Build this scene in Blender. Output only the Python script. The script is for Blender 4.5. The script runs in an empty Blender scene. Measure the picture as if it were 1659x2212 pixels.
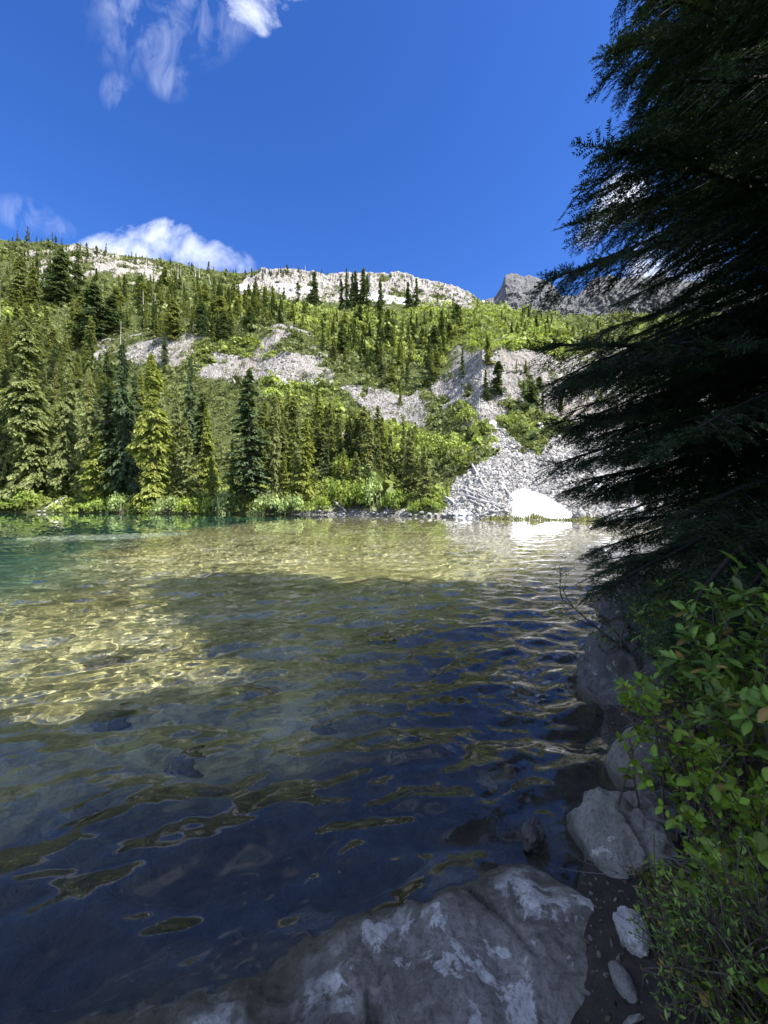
import bpy, math, random
import numpy as np
from mathutils import Vector, Matrix

sc = bpy.context.scene
C = sc.collection
rng = np.random.default_rng(7)
random.seed(7)

# ------------------------------------------------------------------ camera
CAM_H = 1.6
cd = bpy.data.cameras.new("camera")
cam = bpy.data.objects.new("camera", cd); C.objects.link(cam)
cd.sensor_fit = 'HORIZONTAL'; cd.sensor_width = 36; cd.lens = 18.0
cd.clip_start = 0.05; cd.clip_end = 5000
cam.location = (0, 0, CAM_H)
cam.rotation_euler = (math.radians(90 - 1.04), 0, 0)
sc.camera = cam

# ------------------------------------------------------------------ sun, sky, exposure
S = Vector((0.56, -0.30, 0.77)).normalized()          # direction towards the sun
sun_el = math.asin(S.z); sun_az = math.atan2(S.x, S.y)
sl = bpy.data.lights.new("sun", 'SUN'); sl.energy = 4.8; sl.angle = math.radians(0.53); sl.color = (1.0, 0.955, 0.88)
sun = bpy.data.objects.new("sun", sl); C.objects.link(sun)
sun.rotation_euler = S.to_track_quat('Z', 'Y').to_euler()
sun.location = (20, -30, 60)
sl.cycles.is_caustics_light = True

w = bpy.data.worlds.new("World"); sc.world = w; w.use_nodes = True
nt = w.node_tree; nt.nodes.clear()
def N(tree, typ, **kw):
    n = tree.nodes.new(typ)
    for k, v in kw.items():
        if k.startswith('i_'): n.inputs[k[2:].replace('_', ' ')].default_value = v
        else: setattr(n, k, v)
    return n
L = nt.links.new
def mth(tree, op, a, b=None, c=None, clamp=False):
    n = tree.nodes.new('ShaderNodeMath'); n.operation = op; n.use_clamp = clamp
    for i, v in enumerate((a, b, c)):
        if v is None: continue
        if isinstance(v, (int, float)): n.inputs[i].default_value = v
        else: tree.links.new(v, n.inputs[i])
    return n.outputs[0]
def world():
    T = nt
    out = N(T, 'ShaderNodeOutputWorld'); bg = N(T, 'ShaderNodeBackground')
    sky = N(T, 'ShaderNodeTexSky', sky_type='NISHITA', sun_disc=False)
    sky.sun_elevation = sun_el; sky.sun_rotation = sun_az
    sky.altitude = 1500; sky.air_density = 1.0; sky.dust_density = 0.9; sky.ozone_density = 3.0
    hs = N(T, 'ShaderNodeHueSaturation'); hs.inputs['Saturation'].default_value = SKY_SAT; hs.inputs['Hue'].default_value = SKY_HUE
    L(sky.outputs[0], hs.inputs['Color'])
    sk = N(T, 'ShaderNodeVectorMath', operation='SCALE'); L(hs.outputs[0], sk.inputs[0]); sk.inputs['Scale'].default_value = SKY
    tc = N(T, 'ShaderNodeTexCoord'); sp = N(T, 'ShaderNodeSeparateXYZ'); L(tc.outputs['Generated'], sp.inputs[0])
    y = mth(T, 'MAXIMUM', sp.outputs[1], 0.05)
    gx = mth(T, 'DIVIDE', sp.outputs[0], y); gz = mth(T, 'DIVIDE', sp.outputs[2], y)
    nz = N(T, 'ShaderNodeTexNoise'); nz.inputs['Scale'].default_value = 5.5; nz.inputs['Detail'].default_value = 9; nz.inputs['Roughness'].default_value = .62
    nz.inputs['Distortion'].default_value = .35
    cc = N(T, 'ShaderNodeCombineXYZ'); L(gx, cc.inputs[0]); L(gz, cc.inputs[1]); L(cc.outputs[0], nz.inputs['Vector'])
    mp = N(T, 'ShaderNodeMapping'); mp.inputs['Scale'].default_value = (8.5, 4.6, 1); mp.inputs['Rotation'].default_value = (0, 0, .5)
    L(cc.outputs[0], mp.inputs['Vector'])
    nw = N(T, 'ShaderNodeTexNoise'); nw.inputs['Scale'].default_value = 1.6; nw.inputs['Detail'].default_value = 10; nw.inputs['Roughness'].default_value = .6; nw.inputs['Distortion'].default_value = .6
    L(mp.outputs[0], nw.inputs['Vector'])
    def ell(cx, cz, rx, rz, rot=0, a=1):
        dx = mth(T, 'SUBTRACT', gx, cx); dz = mth(T, 'SUBTRACT', gz, cz)
        c, s = math.cos(rot), math.sin(rot)
        ex = mth(T, 'ADD', mth(T, 'MULTIPLY', dx, c / rx), mth(T, 'MULTIPLY', dz, s / rx))
        ez = mth(T, 'ADD', mth(T, 'MULTIPLY', dx, -s / rz), mth(T, 'MULTIPLY', dz, c / rz))
        r2 = mth(T, 'ADD', mth(T, 'MULTIPLY', ex, ex), mth(T, 'MULTIPLY', ez, ez))
        return mth(T, 'MULTIPLY', mth(T, 'MAXIMUM', mth(T, 'SUBTRACT', 1.0, r2), 0.0), a)
    def total(ls):
        v = ls[0]
        for q in ls[1:]: v = mth(T, 'MAXIMUM', v, q)
        return v
    P = lambda xd, yd: ((xd - 829.5) / 829.5, (1091 - yd) / 829.5)
    dense = total([ell(*P(300, 560), .18, .075), ell(*P(400, 545), .20, .06, -.25), ell(*P(345, 515), .11, .05), ell(*P(570, 20), .11, .10, -.6), ell(*P(620, 5), .11, .05),
                   ell(*P(1300, 480), .17, .05, .85), ell(*P(1345, 430), .09, .06, .4), ell(*P(1450, 600), .15, .14, 0, 1.0), ell(*P(1560, 760), .3, .2, 0, 1.1)])
    wisp = total([ell(*P(330, 90), .16, .13), ell(*P(420, 70), .18, .14, .4), ell(*P(290, 40), .12, .07), ell(*P(375, 190), .07, .06, -.6), ell(*P(265, 215), .05, .06), ell(*P(60, 470), .10, .05, -.3),
                  ell(*P(480, 40), .12, .12), ell(*P(130, 500), .06, .035, -.4)])
    dn = mth(T, 'ADD', mth(T, 'MULTIPLY', dense, 1.05), mth(T, 'MULTIPLY', mth(T, 'SUBTRACT', nz.outputs[0], .5), 4.2))
    dn = mth(T, 'MULTIPLY', mth(T, 'SUBTRACT', dn, .22), .85, clamp=True); dn = mth(T, 'MULTIPLY', dn, mth(T, 'MULTIPLY', dense, 5.0, clamp=True))
    wn = mth(T, 'MULTIPLY', mth(T, 'MULTIPLY', mth(T, 'MULTIPLY', mth(T, 'SUBTRACT', nw.outputs[0], .43), 2.4, clamp=True), mth(T, 'MULTIPLY', wisp, 1.1, clamp=True)), .36)
    d = mth(T, 'MULTIPLY', mth(T, 'MAXIMUM', dn, wn), .97)
    front = mth(T, 'GREATER_THAN', sp.outputs[1], .06)
    d = mth(T, 'MULTIPLY', d, front)
    nb = N(T, 'ShaderNodeTexNoise'); nb.inputs['Scale'].default_value = 3.2; nb.inputs['Detail'].default_value = 7; nb.inputs['Roughness'].default_value = .6; L(tc.outputs['Generated'], nb.inputs['Vector'])
    def rng_(v, a, b_): n_ = N(T, 'ShaderNodeMapRange'); n_.interpolation_type = 'SMOOTHSTEP'; L(v, n_.inputs[0]); n_.inputs[1].default_value = a; n_.inputs[2].default_value = b_; return n_.outputs[0]
    side = mth(T, 'MAXIMUM', rng_(sp.outputs[1], .10, -.15), mth(T, 'MAXIMUM', rng_(sp.outputs[0], -.72, -.86), mth(T, 'MULTIPLY', rng_(sp.outputs[2], .86, .95), .45)))  # unseen clouds behind, left and overhead, added as neutral fill light
    d = mth(T, 'MAXIMUM', d, mth(T, 'MULTIPLY', mth(T, 'MULTIPLY', rng_(nb.outputs[0], .42, .58), side), rng_(sp.outputs[2], .02, .15)))
    mx = N(T, 'ShaderNodeMix', data_type='RGBA')
    L(d, mx.inputs[0]); L(sk.outputs[0], mx.inputs[6]); mx.inputs[7].default_value = (0.58, 0.62, 0.72, 1)
    L(mx.outputs[2], bg.inputs['Color']); bg.inputs['Strength'].default_value = 1.0
    L(bg.outputs[0], out.inputs['Surface'])
SKY, SKY_SAT, SKY_HUE = 0.124, 1.29, 0.516
world()
sc.view_settings.view_transform = 'Standard'; sc.view_settings.look = 'None'
sc.view_settings.gamma = 1; sc.view_settings.exposure = 1.15
cy = sc.cycles
cy.max_bounces = 8; cy.diffuse_bounces = 2; cy.glossy_bounces = 3; cy.transmission_bounces = 6; cy.transparent_max_bounces = 12; cy.volume_bounces = 0
cy.use_denoising = True; cy.caustics_reflective = False; cy.caustics_refractive = True; cy.sample_clamp_indirect = 4
try: cy.denoiser = 'OPENIMAGEDENOISE'
except Exception: pass

# ------------------------------------------------------------------ helpers
def _h(ix, iy, iz, seed):
    n = (ix.astype(np.int64) * 374761393 + iy.astype(np.int64) * 668265263 + iz.astype(np.int64) * 2147483647 + seed * 1274126177) & 0xffffffff
    n = ((n ^ (n >> 13)) * 1274126177) & 0xffffffff
    n = ((n ^ (n >> 16)) * 2246822519) & 0xffffffff
    return ((n ^ (n >> 15)) & 0xffffff) / float(0xffffff)
def vnoise(x, y, z=None, seed=0):
    x = np.asarray(x, float); y = np.asarray(y, float); z = np.zeros_like(x) if z is None else np.asarray(z, float)
    x, y, z = np.broadcast_arrays(x, y, z)
    xi, yi, zi = np.floor(x), np.floor(y), np.floor(z)
    fx, fy, fz = x - xi, y - yi, z - zi
    fx, fy, fz = [f * f * f * (f * (f * 6 - 15) + 10) for f in (fx, fy, fz)]
    xi, yi, zi = xi.astype(np.int64), yi.astype(np.int64), zi.astype(np.int64)
    r = 0
    for dx in (0, 1):
        wx = fx if dx else 1 - fx
        for dy in (0, 1):
            wy = fy if dy else 1 - fy
            for dz in (0, 1):
                wz = fz if dz else 1 - fz
                r = r + wx * wy * wz * _h(xi + dx, yi + dy, zi + dz, seed)
    return r * 2 - 1
def fbm(x, y, z=None, oct=4, seed=0, gain=.5, ridged=False):
    a, s, t = 1.0, 0.0, 0.0
    x = np.asarray(x, float); y = np.asarray(y, float)
    for o in range(oct):
        v = vnoise(x, y, z, seed + o * 17)
        if ridged: v = 1 - 2 * np.abs(v)
        s = s + a * v; t += a; a *= gain
        x = x * 2.03 + 5.1; y = y * 2.03 + 3.3
        if z is not None: z = z * 2.03 + 1.7
    return s / t
def smooth(a, b, x):
    t = np.clip((x - a) / (b - a), 0, 1); return t * t * (3 - 2 * t)
def mesh(name, V, F, mat=None, parent=None, smooth_=False, tint=None, attrs=None):
    V = np.ascontiguousarray(V, dtype=np.float32).reshape(-1, 3)
    Fs = F if isinstance(F, list) else [F]
    Fs = [np.ascontiguousarray(f, dtype=np.int32) for f in Fs if len(f)]
    me = bpy.data.meshes.new(name)
    nl = sum(f.size for f in Fs); npol = sum(len(f) for f in Fs)
    me.vertices.add(len(V)); me.vertices.foreach_set('co', V.ravel())
    me.loops.add(nl); me.loops.foreach_set('vertex_index', np.concatenate([f.ravel() for f in Fs]))
    me.polygons.add(npol)
    cnt = np.concatenate([np.full(len(f), f.shape[1], np.int32) for f in Fs])
    st = np.concatenate([[0], np.cumsum(cnt)[:-1]]).astype(np.int32)
    me.polygons.foreach_set('loop_start', st)
    me.update(calc_edges=True)
    if smooth_: me.polygons.foreach_set('use_smooth', np.ones(npol, bool))
    else: me.polygons.foreach_set('use_smooth', np.zeros(npol, bool))
    if tint is not None:
        at = me.attributes.new('tint', 'FLOAT', 'POINT'); at.data.foreach_set('value', np.ascontiguousarray(tint, np.float32))
    for k, v in (attrs or {}).items():
        at = me.attributes.new(k, 'FLOAT', 'POINT'); at.data.foreach_set('value', np.ascontiguousarray(v, np.float32))
    for m in (mat if isinstance(mat, (list, tuple)) else [mat]):
        if m is not None: me.materials.append(m)
    o = bpy.data.objects.new(name, me); C.objects.link(o)
    if parent: o.parent = parent
    return o
def gridF(nr, nc):
    i = np.arange(nr - 1)[:, None] * nc + np.arange(nc - 1)[None, :]
    return np.stack([i, i + 1, i + nc + 1, i + nc], -1).reshape(-1, 4)
def tag(o, label=None, cat=None, group=None, kind=None):
    if label: o['label'] = label
    if cat: o['category'] = cat
    if group: o['group'] = group
    if kind: o['kind'] = kind
    return o
def empty(name, loc=(0, 0, 0), rz=0, **kw):
    o = bpy.data.objects.new(name, None); C.objects.link(o); o.location = loc; o.rotation_euler = (0, 0, rz)
    o.empty_display_size = .2
    return tag(o, **kw)
class MB:
    """collects pieces for one mesh"""
    def __init__(s): s.V = []; s.F3 = []; s.F4 = []; s.T = []; s.n = 0
    def add(s, V, F, tint=1.0):
        V = np.asarray(V, float).reshape(-1, 3); F = np.asarray(F, int)
        s.V.append(V); (s.F3 if F.shape[1] == 3 else s.F4).append(F + s.n)
        s.T.append(np.broadcast_to(np.asarray(tint, float), (len(V),))); s.n += len(V)
    def build(s, name, mat, parent=None, smooth_=False):
        F = []
        if s.F3: F.append(np.concatenate(s.F3))
        if s.F4: F.append(np.concatenate(s.F4))
        return mesh(name, np.concatenate(s.V), F, mat, parent, smooth_, tint=np.concatenate(s.T))
def tube(pts, rad, sides=6, cap=True):
    P = np.asarray(pts, float); n = len(P); rad = np.broadcast_to(rad, (n,))
    T = np.gradient(P, axis=0); T /= np.linalg.norm(T, axis=1)[:, None] + 1e-9
    up = np.array([0, 0, 1.]) if abs(T[0, 2]) < .9 else np.array([1., 0, 0])
    A = np.cross(T, up); A /= np.linalg.norm(A, axis=1)[:, None] + 1e-9
    B = np.cross(T, A)
    th = np.linspace(0, 2 * math.pi, sides, endpoint=False)
    V = P[:, None] + rad[:, None, None] * (A[:, None] * np.cos(th)[None, :, None] + B[:, None] * np.sin(th)[None, :, None])
    i = np.arange(n - 1)[:, None] * sides; j = np.arange(sides)[None, :]; k = (j + 1) % sides
    F = np.stack([i + j, i + k, i + sides + k, i + sides + j], -1).reshape(-1, 4)
    V = V.reshape(-1, 3)
    if cap:
        V = np.vstack([V, P[:1], P[-1:]]); a, b = len(V) - 2, len(V) - 1
        jj = np.arange(sides); kk = (jj + 1) % sides
        c1 = np.stack([kk, jj, np.full(sides, a), np.full(sides, a)], -1); c2 = np.stack([(n - 1) * sides + jj, (n - 1) * sides + kk, np.full(sides, b), np.full(sides, b)], -1)
        return V, F, np.vstack([c1[:, :3], c2[:, :3]])
    return V, F, None
def add_tube(mb, pts, rad, sides=6, tint=1.0):
    V, F, Cc = tube(pts, rad, sides)
    n0 = mb.n; mb.add(V, F, tint)
    if Cc is not None: mb.F3.append(Cc + n0)
# pixel of the photograph (1659 x 2212 copy) to view ratios
FD = 829.5; HY = 1091.0
def U(xd): return (xd - FD) / FD
def TT(yd): return (HY - yd) / FD

# ------------------------------------------------------------------ materials
def new_mat(name):
    m = bpy.data.materials.new(name); m.use_nodes = True; t = m.node_tree; t.nodes.clear()
    o = N(t, 'ShaderNodeOutputMaterial'); b = N(t, 'ShaderNodeBsdfPrincipled'); t.links.new(b.outputs[0], o.inputs[0])
    return m, t, b, o
def noise(t, scale, detail=4, rough=.55, dist=0, vec=None, dim='3D'):
    n = N(t, 'ShaderNodeTexNoise'); n.noise_dimensions = dim
    n.inputs['Scale'].default_value = scale; n.inputs['Detail'].default_value = detail; n.inputs['Roughness'].default_value = rough; n.inputs['Distortion'].default_value = dist
    if vec is not None: t.links.new(vec, n.inputs['Vector'])
    return n.outputs[0]
def ramp(t, fac, stops, interp='LINEAR'):
    r = N(t, 'ShaderNodeValToRGB'); r.color_ramp.interpolation = interp
    e = r.color_ramp.elements
    while len(e) < len(stops): e.new(.5)
    for q, (p, c) in zip(e, stops): q.position = p; q.color = (*c, 1)
    t.links.new(fac, r.inputs[0]); return r.outputs[0]
def mixc(t, fac, a, b, typ='MIX'):
    m = N(t, 'ShaderNodeMix', data_type='RGBA'); m.blend_type = typ
    for i, v in ((0, fac), (6, a), (7, b)):
        if isinstance(v, (int, float)): m.inputs[i].default_value = v
        elif isinstance(v, tuple): m.inputs[i].default_value = (*v, 1)
        else: t.links.new(v, m.inputs[i])
    return m.outputs[2]
def step(t, v, a, b):
    n = N(t, 'ShaderNodeMapRange'); n.interpolation_type = 'SMOOTHSTEP'; t.links.new(v, n.inputs[0])
    n.inputs[1].default_value = a; n.inputs[2].default_value = b; return n.outputs[0]
def bump(t, b, h, dist=.1, strength=1.0):
    n = N(t, 'ShaderNodeBump'); n.inputs['Distance'].default_value = dist; n.inputs['Strength'].default_value = strength
    t.links.new(h, n.inputs['Height']); t.links.new(n.outputs[0], b.inputs['Normal'])
def attr(t, name):
    n = N(t, 'ShaderNodeAttribute'); n.attribute_name = name; return n.outputs['Fac']
def objpos(t, sc_=(1, 1, 1)):
    g = N(t, 'ShaderNodeNewGeometry'); m = N(t, 'ShaderNodeMapping'); m.inputs['Scale'].default_value = sc_
    t.links.new(g.outputs['Position'], m.inputs[0]); return m.outputs[0]

def foliage_mat(name, c1, c2, trans=.3, rough=.55, var=.35):
    m, t, b, o = new_mat(name)
    oi = N(t, 'ShaderNodeObjectInfo'); col = mixc(t, oi.outputs['Random'], c1, c2)
    tn = attr(t, 'tint')
    col = mixc(t, 1.0, col, N_val(t, tn), 'MULTIPLY')
    t.links.new(col, b.inputs['Base Color']); b.inputs['Roughness'].default_value = rough; b.inputs['Specular IOR Level'].default_value = .3
    tr = N(t, 'ShaderNodeBsdfTranslucent'); c3 = mixc(t, 1.0, col, (1.25, 1.25, .6), 'MULTIPLY'); t.links.new(c3, tr.inputs[0])
    mx = N(t, 'ShaderNodeMixShader'); mx.inputs[0].default_value = trans
    t.links.new(b.outputs[0], mx.inputs[1]); t.links.new(tr.outputs[0], mx.inputs[2]); t.links.new(mx.outputs[0], o.inputs[0])
    return m
def N_val(t, v):
    c = N(t, 'ShaderNodeCombineColor'); [t.links.new(v, c.inputs[i]) for i in range(3)]; return c.outputs[0]
M = {}
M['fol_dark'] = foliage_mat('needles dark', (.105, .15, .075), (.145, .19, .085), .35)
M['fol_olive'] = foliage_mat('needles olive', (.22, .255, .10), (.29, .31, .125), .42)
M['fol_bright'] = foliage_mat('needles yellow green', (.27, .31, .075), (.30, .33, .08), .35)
M['bush'] = foliage_mat('shrub leaves', (.22, .30, .06), (.28, .35, .07), .4)
M['bush_pale'] = foliage_mat('willow leaves', (.28, .36, .14), (.33, .40, .16), .4)
M['cover'] = foliage_mat('slope shrub leaves', (.14, .20, .045), (.15, .2, .045), .35)
def bark(name, a, b_, sc_=8):
    m, t, b, o = new_mat(name); v = objpos(t, (sc_, sc_, sc_ * .25))
    n = noise(t, 1.5, 6, .7, .5, v); t.links.new(ramp(t, n, [(.3, a), (.7, b_)]), b.inputs['Base Color']); b.inputs['Roughness'].default_value = .9
    bump(t, b, n, .02, .8); return m
M['bark'] = bark('bark', (.05, .04, .032), (.16, .13, .11))
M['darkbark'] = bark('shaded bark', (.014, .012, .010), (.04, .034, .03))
M['silver'] = bark('weathered wood', (.32, .30, .28), (.62, .60, .57), 5)
M['twig'] = bark('twig bark', (.06, .045, .035), (.20, .16, .13), 60)
M['drytwig'] = bark('dry twig', (.16, .14, .13), (.36, .33, .32), 60)

def m_slope():
    m, t, b, o = new_mat('mountainside')
    p = objpos(t); ps = objpos(t, (1, 1, .32))
    n1 = noise(t, .35, 8, .65, .3, ps); n2 = noise(t, 1.7, 6, .7, .2, ps); n3 = noise(t, .06, 4, .5, 0, p)
    rock = ramp(t, n1, [(.28, (.20, .18, .16)), (.45, (.42, .395, .36)), (.62, (.56, .54, .50)), (.8, (.46, .42, .38))])
    g0 = N(t, 'ShaderNodeNewGeometry'); s0 = N(t, 'ShaderNodeSeparateXYZ'); t.links.new(g0.outputs['Position'], s0.inputs[0])
    low = step(t, s0.outputs[2], 145, 120); rock = mixc(t, mth(t, 'MULTIPLY', low, .75), rock, ramp(t, n1, [(.3, (.19, .18, .165)), (.55, (.38, .365, .34)), (.75, (.48, .465, .44))]))
    rock = mixc(t, step(t, n2, .56, .36), rock, (.13, .11, .10))
    rock = mixc(t, mth(t, 'MULTIPLY', step(t, n3, .5, .68), .6), rock, (.33, .29, .25))
    vor = N(t, 'ShaderNodeTexVoronoi'); vor.inputs['Scale'].default_value = 1.1; vor.inputs['Randomness'].default_value = 1; t.links.new(p, vor.inputs['Vector'])
    tal = ramp(t, noise(t, 2.6, 5, .7, .2, p), [(.35, (.18, .17, .16)), (.5, (.34, .33, .31)), (.7, (.46, .445, .42))])
    tal = mixc(t, mth(t, 'MULTIPLY', step(t, noise(t, .18, 3, .5, 0, p), .56, .7), .5), tal, (.36, .27, .2))
    veg = ramp(t, noise(t, .8, 6, .65, .3, p), [(.3, (.05, .065, .025)), (.5, (.09, .11, .035)), (.62, (.14, .15, .055)), (.75, (.22, .19, .11))])
    c = mixc(t, attr(t, 'rock'), veg, rock); c = mixc(t, attr(t, 'talus'), c, tal)
    gr = mixc(t, noise(t, 1.2, 4, .6, 0, p), (.10, .15, .03), (.20, .23, .07)); c = mixc(t, attr(t, 'grass'), c, gr)
    t.links.new(c, b.inputs['Base Color']); b.inputs['Roughness'].default_value = .95; b.inputs['Specular IOR Level'].default_value = .1
    h = mth(t, 'ADD', mth(t, 'MULTIPLY', n2, .5), n1); bump(t, b, h, 1.6, .9)
    return m
M['slope'] = m_slope()

# ------------------------------------------------------------------ the mountainside beyond the lake
CX = np.array([-700, -300, 0, 200, 400, 500, 600, 750, 880, 960, 1040, 1150, 1250, 1400, 1700, 2400.])
RY = {  # (distance, photo row of the bare ground) at: shore, forest floor, bench, top of lower cliffs, upper slope, foot of the crest cliff, crest, behind
 0: [100, 95, 84, 80, 72, 69, 66, 60, 54, 50, 46, 43, 41, 38, 36, 34],
 1: [(135, 985), (130, 985), (115, 1000), (108, 1003), (98, 1008), (93, 1010), (90, 1012), (82, 1016), (72, 1005), (64, 1020), (58, 1015), (58, 1008), (56, 1010), (54, 1003), (50, 1000), (48, 1000)],
 2: [(175, 880), (170, 880), (150, 890), (140, 880), (135, 852), (134, 838), (128, 838), (112, 872), (90, 932), (80, 940), (76, 922), (78, 895), (80, 912), (80, 905), (76, 895), (74, 890)],
 3: [(210, 790), (205, 790), (185, 790), (165, 778), (160, 735), (160, 715), (150, 712), (143, 765), (120, 822), (108, 820), (92, 770), (94, 752), (98, 745), (98, 742), (94, 742), (90, 740)],
 4: [(280, 655), (275, 655), (255, 665), (250, 655), (240, 660), (238, 662), (236, 660), (225, 670), (222, 675), (220, 675), (215, 676), (212, 690), (205, 702), (200, 700), (190, 690), (180, 690)],
 5: [(320, 570), (320, 570), (305, 568), (300, 580), (298, 612), (300, 632), (302, 642), (305, 648), (303, 655), (290, 662), (270, 666), (270, 688), (265, 702), (260, 695), (250, 680), (240, 680)],
 6: [(345, 530), (345, 530), (330, 525), (325, 552), (325, 585), (322, 600), (316, 597), (318, 604), (318, 608), (312, 624), (300, 662), (290, 695), (290, 710), (290, 700), (280, 670), (270, 670)],
 7: [(430, 560), (430, 560), (430, 560), (430, 580), (430, 610), (430, 625), (430, 630), (430, 640), (430, 645), (430, 660), (400, 690), (380, 730), (380, 740), (380, 740), (380, 730), (380, 730)]}
ctrlY = np.array([[RY[0][i] - 9 for i in range(16)], RY[0]] + [[q[0] for q in RY[k]] for k in range(1, 8)], float)
ctrlZ = np.array([[-4.0] * 16, [0.0] * 16] + [[CAM_H + TT(q[1]) * q[0] for q in RY[k]] for k in range(1, 8)], float)
NC = 1200
xcol = np.concatenate([np.linspace(-700, -60, 90, endpoint=False), np.linspace(-60, 1500, NC), np.linspace(1502, 2400, 110)])
NC = len(xcol)
seg = [10, 60, 90, 110, 120, 60, 60, 20]
cy_ = np.array([np.interp(xcol, CX, r) for r in ctrlY]); cz_ = np.array([np.interp(xcol, CX, r) for r in ctrlZ])
rowsY = []; rowsZ = []
for k, n in enumerate(seg):
    f = np.linspace(0, 1, n, endpoint=False)[:, None]
    rowsY.append(cy_[k] * (1 - f) + cy_[k + 1] * f); rowsZ.append(cz_[k] * (1 - f) + cz_[k + 1] * f)
GY = np.vstack(rowsY + [cy_[-1:]]); GZ = np.vstack(rowsZ + [cz_[-1:]])
NR = GY.shape[0]
ker = np.hanning(15)[1:-1]; ker /= ker.sum()
def sm(A):
    P_ = np.vstack([np.repeat(A[:1], 6, 0), A, np.repeat(A[-1:], 6, 0)])
    return sum(kk * P_[i:i + A.shape[0]] for i, kk in enumerate(ker))
GZs = sm(GZ); keep = smooth(8, 26, np.arange(NR))[:, None]; GZ = GZ * (1 - keep) + GZs * keep
uu = U(xcol)[None, :]
GX = uu * GY
pxd = lambda X, Y: FD + FD * X / Y
pyd = lambda Y, Z: HY - FD * (Z - CAM_H) / Y
def inpoly(x, y, poly):
    r = np.zeros(x.shape, bool); n = len(poly)
    for i in range(n):
        x1, y1 = poly[i]; x2, y2 = poly[(i + 1) % n]
        if y1 == y2: continue
        c = ((y1 > y) != (y2 > y)) & (x < (x2 - x1) * (y - y1) / (y2 - y1) + x1); r ^= c
    return r
ROCKS = [[(430, 822), (470, 770), (545, 765), (560, 735), (590, 700), (640, 700), (690, 740), (725, 770), (735, 830)],
         [(200, 730), (300, 735), (420, 715), (460, 735), (430, 790), (330, 800), (220, 790)],
         [(740, 840), (830, 845), (900, 860), (935, 838), (965, 800), (988, 752), (1012, 762), (1030, 748), (1062, 790), (1100, 900), (1060, 925), (960, 940), (870, 920), (790, 900)],
         [(1045, 800), (1070, 765), (1105, 778), (1135, 762), (1165, 775), (1205, 795), (1245, 748), (1290, 770), (1420, 745), (1700, 760), (1700, 960), (1420, 950), (1250, 930), (1150, 890), (1080, 870)],
         [(60, 560), (120, 545), (180, 542), (250, 552), (330, 580), (380, 600), (300, 630), (240, 605), (160, 600), (100, 640)],
         [(490, 640), (540, 598), (590, 585), (720, 585), (860, 595), (960, 610), (1035, 645), (1020, 680), (880, 668), (760, 662), (700, 655), (580, 648), (560, 650)],
         [(690, 930), (750, 935), (760, 975), (700, 985)],
         [(640, 1085), (740, 1098), (960, 1098), (960, 1125), (640, 1125)]]
TALUS = [(940, 1135), (958, 1075), (985, 1035), (1030, 1005), (1045, 985), (1050, 930), (1075, 915), (1150, 975), (1200, 935), (1300, 925), (1900, 930), (1900, 1160)]
GRASS = [[(1070, 905), (1110, 900), (1160, 935), (1165, 985), (1120, 965)], [(1185, 905), (1240, 915), (1255, 950), (1200, 940)], [(880, 1090), (945, 1070), (960, 1100), (940, 1112), (880, 1110)],
         [(1020, 985), (1060, 960), (1065, 985), (1040, 1005)]]
def zones(X, Y, Z, jit=10):
    xd = pxd(X, Y); yd = pyd(Y, Z)
    j1 = fbm(X * .12, Y * .12, Z * .12, 5, 31, .6) * jit * 3.2; j2 = fbm(X * .12, Y * .12, Z * .12, 4, 77) * jit * 1.6
    rk = np.zeros(xd.shape)
    hole = fbm(X * .07, Y * .06, Z * .12, 4, 131); gul = fbm(X * .17, Y * .02, Z * .03, 4, 137)
    for i_, p in enumerate(ROCKS): rk = np.maximum(rk, inpoly(xd + j1, yd + j2, p) & (hole > (.0, .02, -.22, -.2, .05, -.28, -.3, -1)[i_] - .12) & ((gul > -.48) | (i_ not in (2, 3)) | (yd > 870)))
    tl = inpoly(xd + j1 * .7, yd + j2 * .7, TALUS).astype(float)
    gr = np.zeros(xd.shape)
    for p in GRASS: gr = np.maximum(gr, inpoly(xd + j1 * .5, yd + j2 * .5, p))
    tl = tl * (1 - gr)
    return rk * (1 - tl), tl, gr
rk0, tl0, gr0 = zones(GX, GY, GZ)
far = smooth(0, 14, GY - cy_[1][None, :])
# broad ribs and gullies, then crags where the rock is bare
rib = fbm(GX * .022, GY * .012, None, 3, 5, ridged=True)
GZ = GZ + far * rib * np.minimum(3.0, (GY - 40) * .02) * (1 - .8 * tl0)
def blur(A, n=2):
    for _ in range(n):
        A = (A + np.roll(A, 1, 0) + np.roll(A, -1, 0) + np.roll(A, 1, 1) + np.roll(A, -1, 1)) / 5
    return A
rkb = blur(rk0, 3)
crestcalm = np.where(pyd(GY, GZ) < 668, .5, np.where(pxd(GX, GY) < 780, .32, .42)); crestcalm = blur(crestcalm, 4)
cr = fbm(GX * .13, GY * .05, GZ * .045, 5, 11, .6, ridged=True)
cr2 = fbm(GX * .5, GY * .3, GZ * .22, 4, 23, .6, ridged=True)
GYd = GY - rkb * far * (cr * 3.4 + cr2 * 1.3) * np.clip(GY / 150, .35, 1.6) * crestcalm
GZ = GZ + rkb * far * (cr2 * .5 + cr * .8) * np.clip(GY / 150, .4, 1.4) * crestcalm
GZ = GZ + (1 - rkb) * far * fbm(GX * .25, GY * .25, None, 4, 41) * np.where(tl0 > .5, .35, .9)
shore_rough = smooth(0, 3, GY - cy_[1][None, :]) * (1 - far)
GZ = GZ + shore_rough * (fbm(GX * .5, GY * .5, None, 3, 43) * .25 + .15)
GX = uu * GYd; GY = GYd
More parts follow.
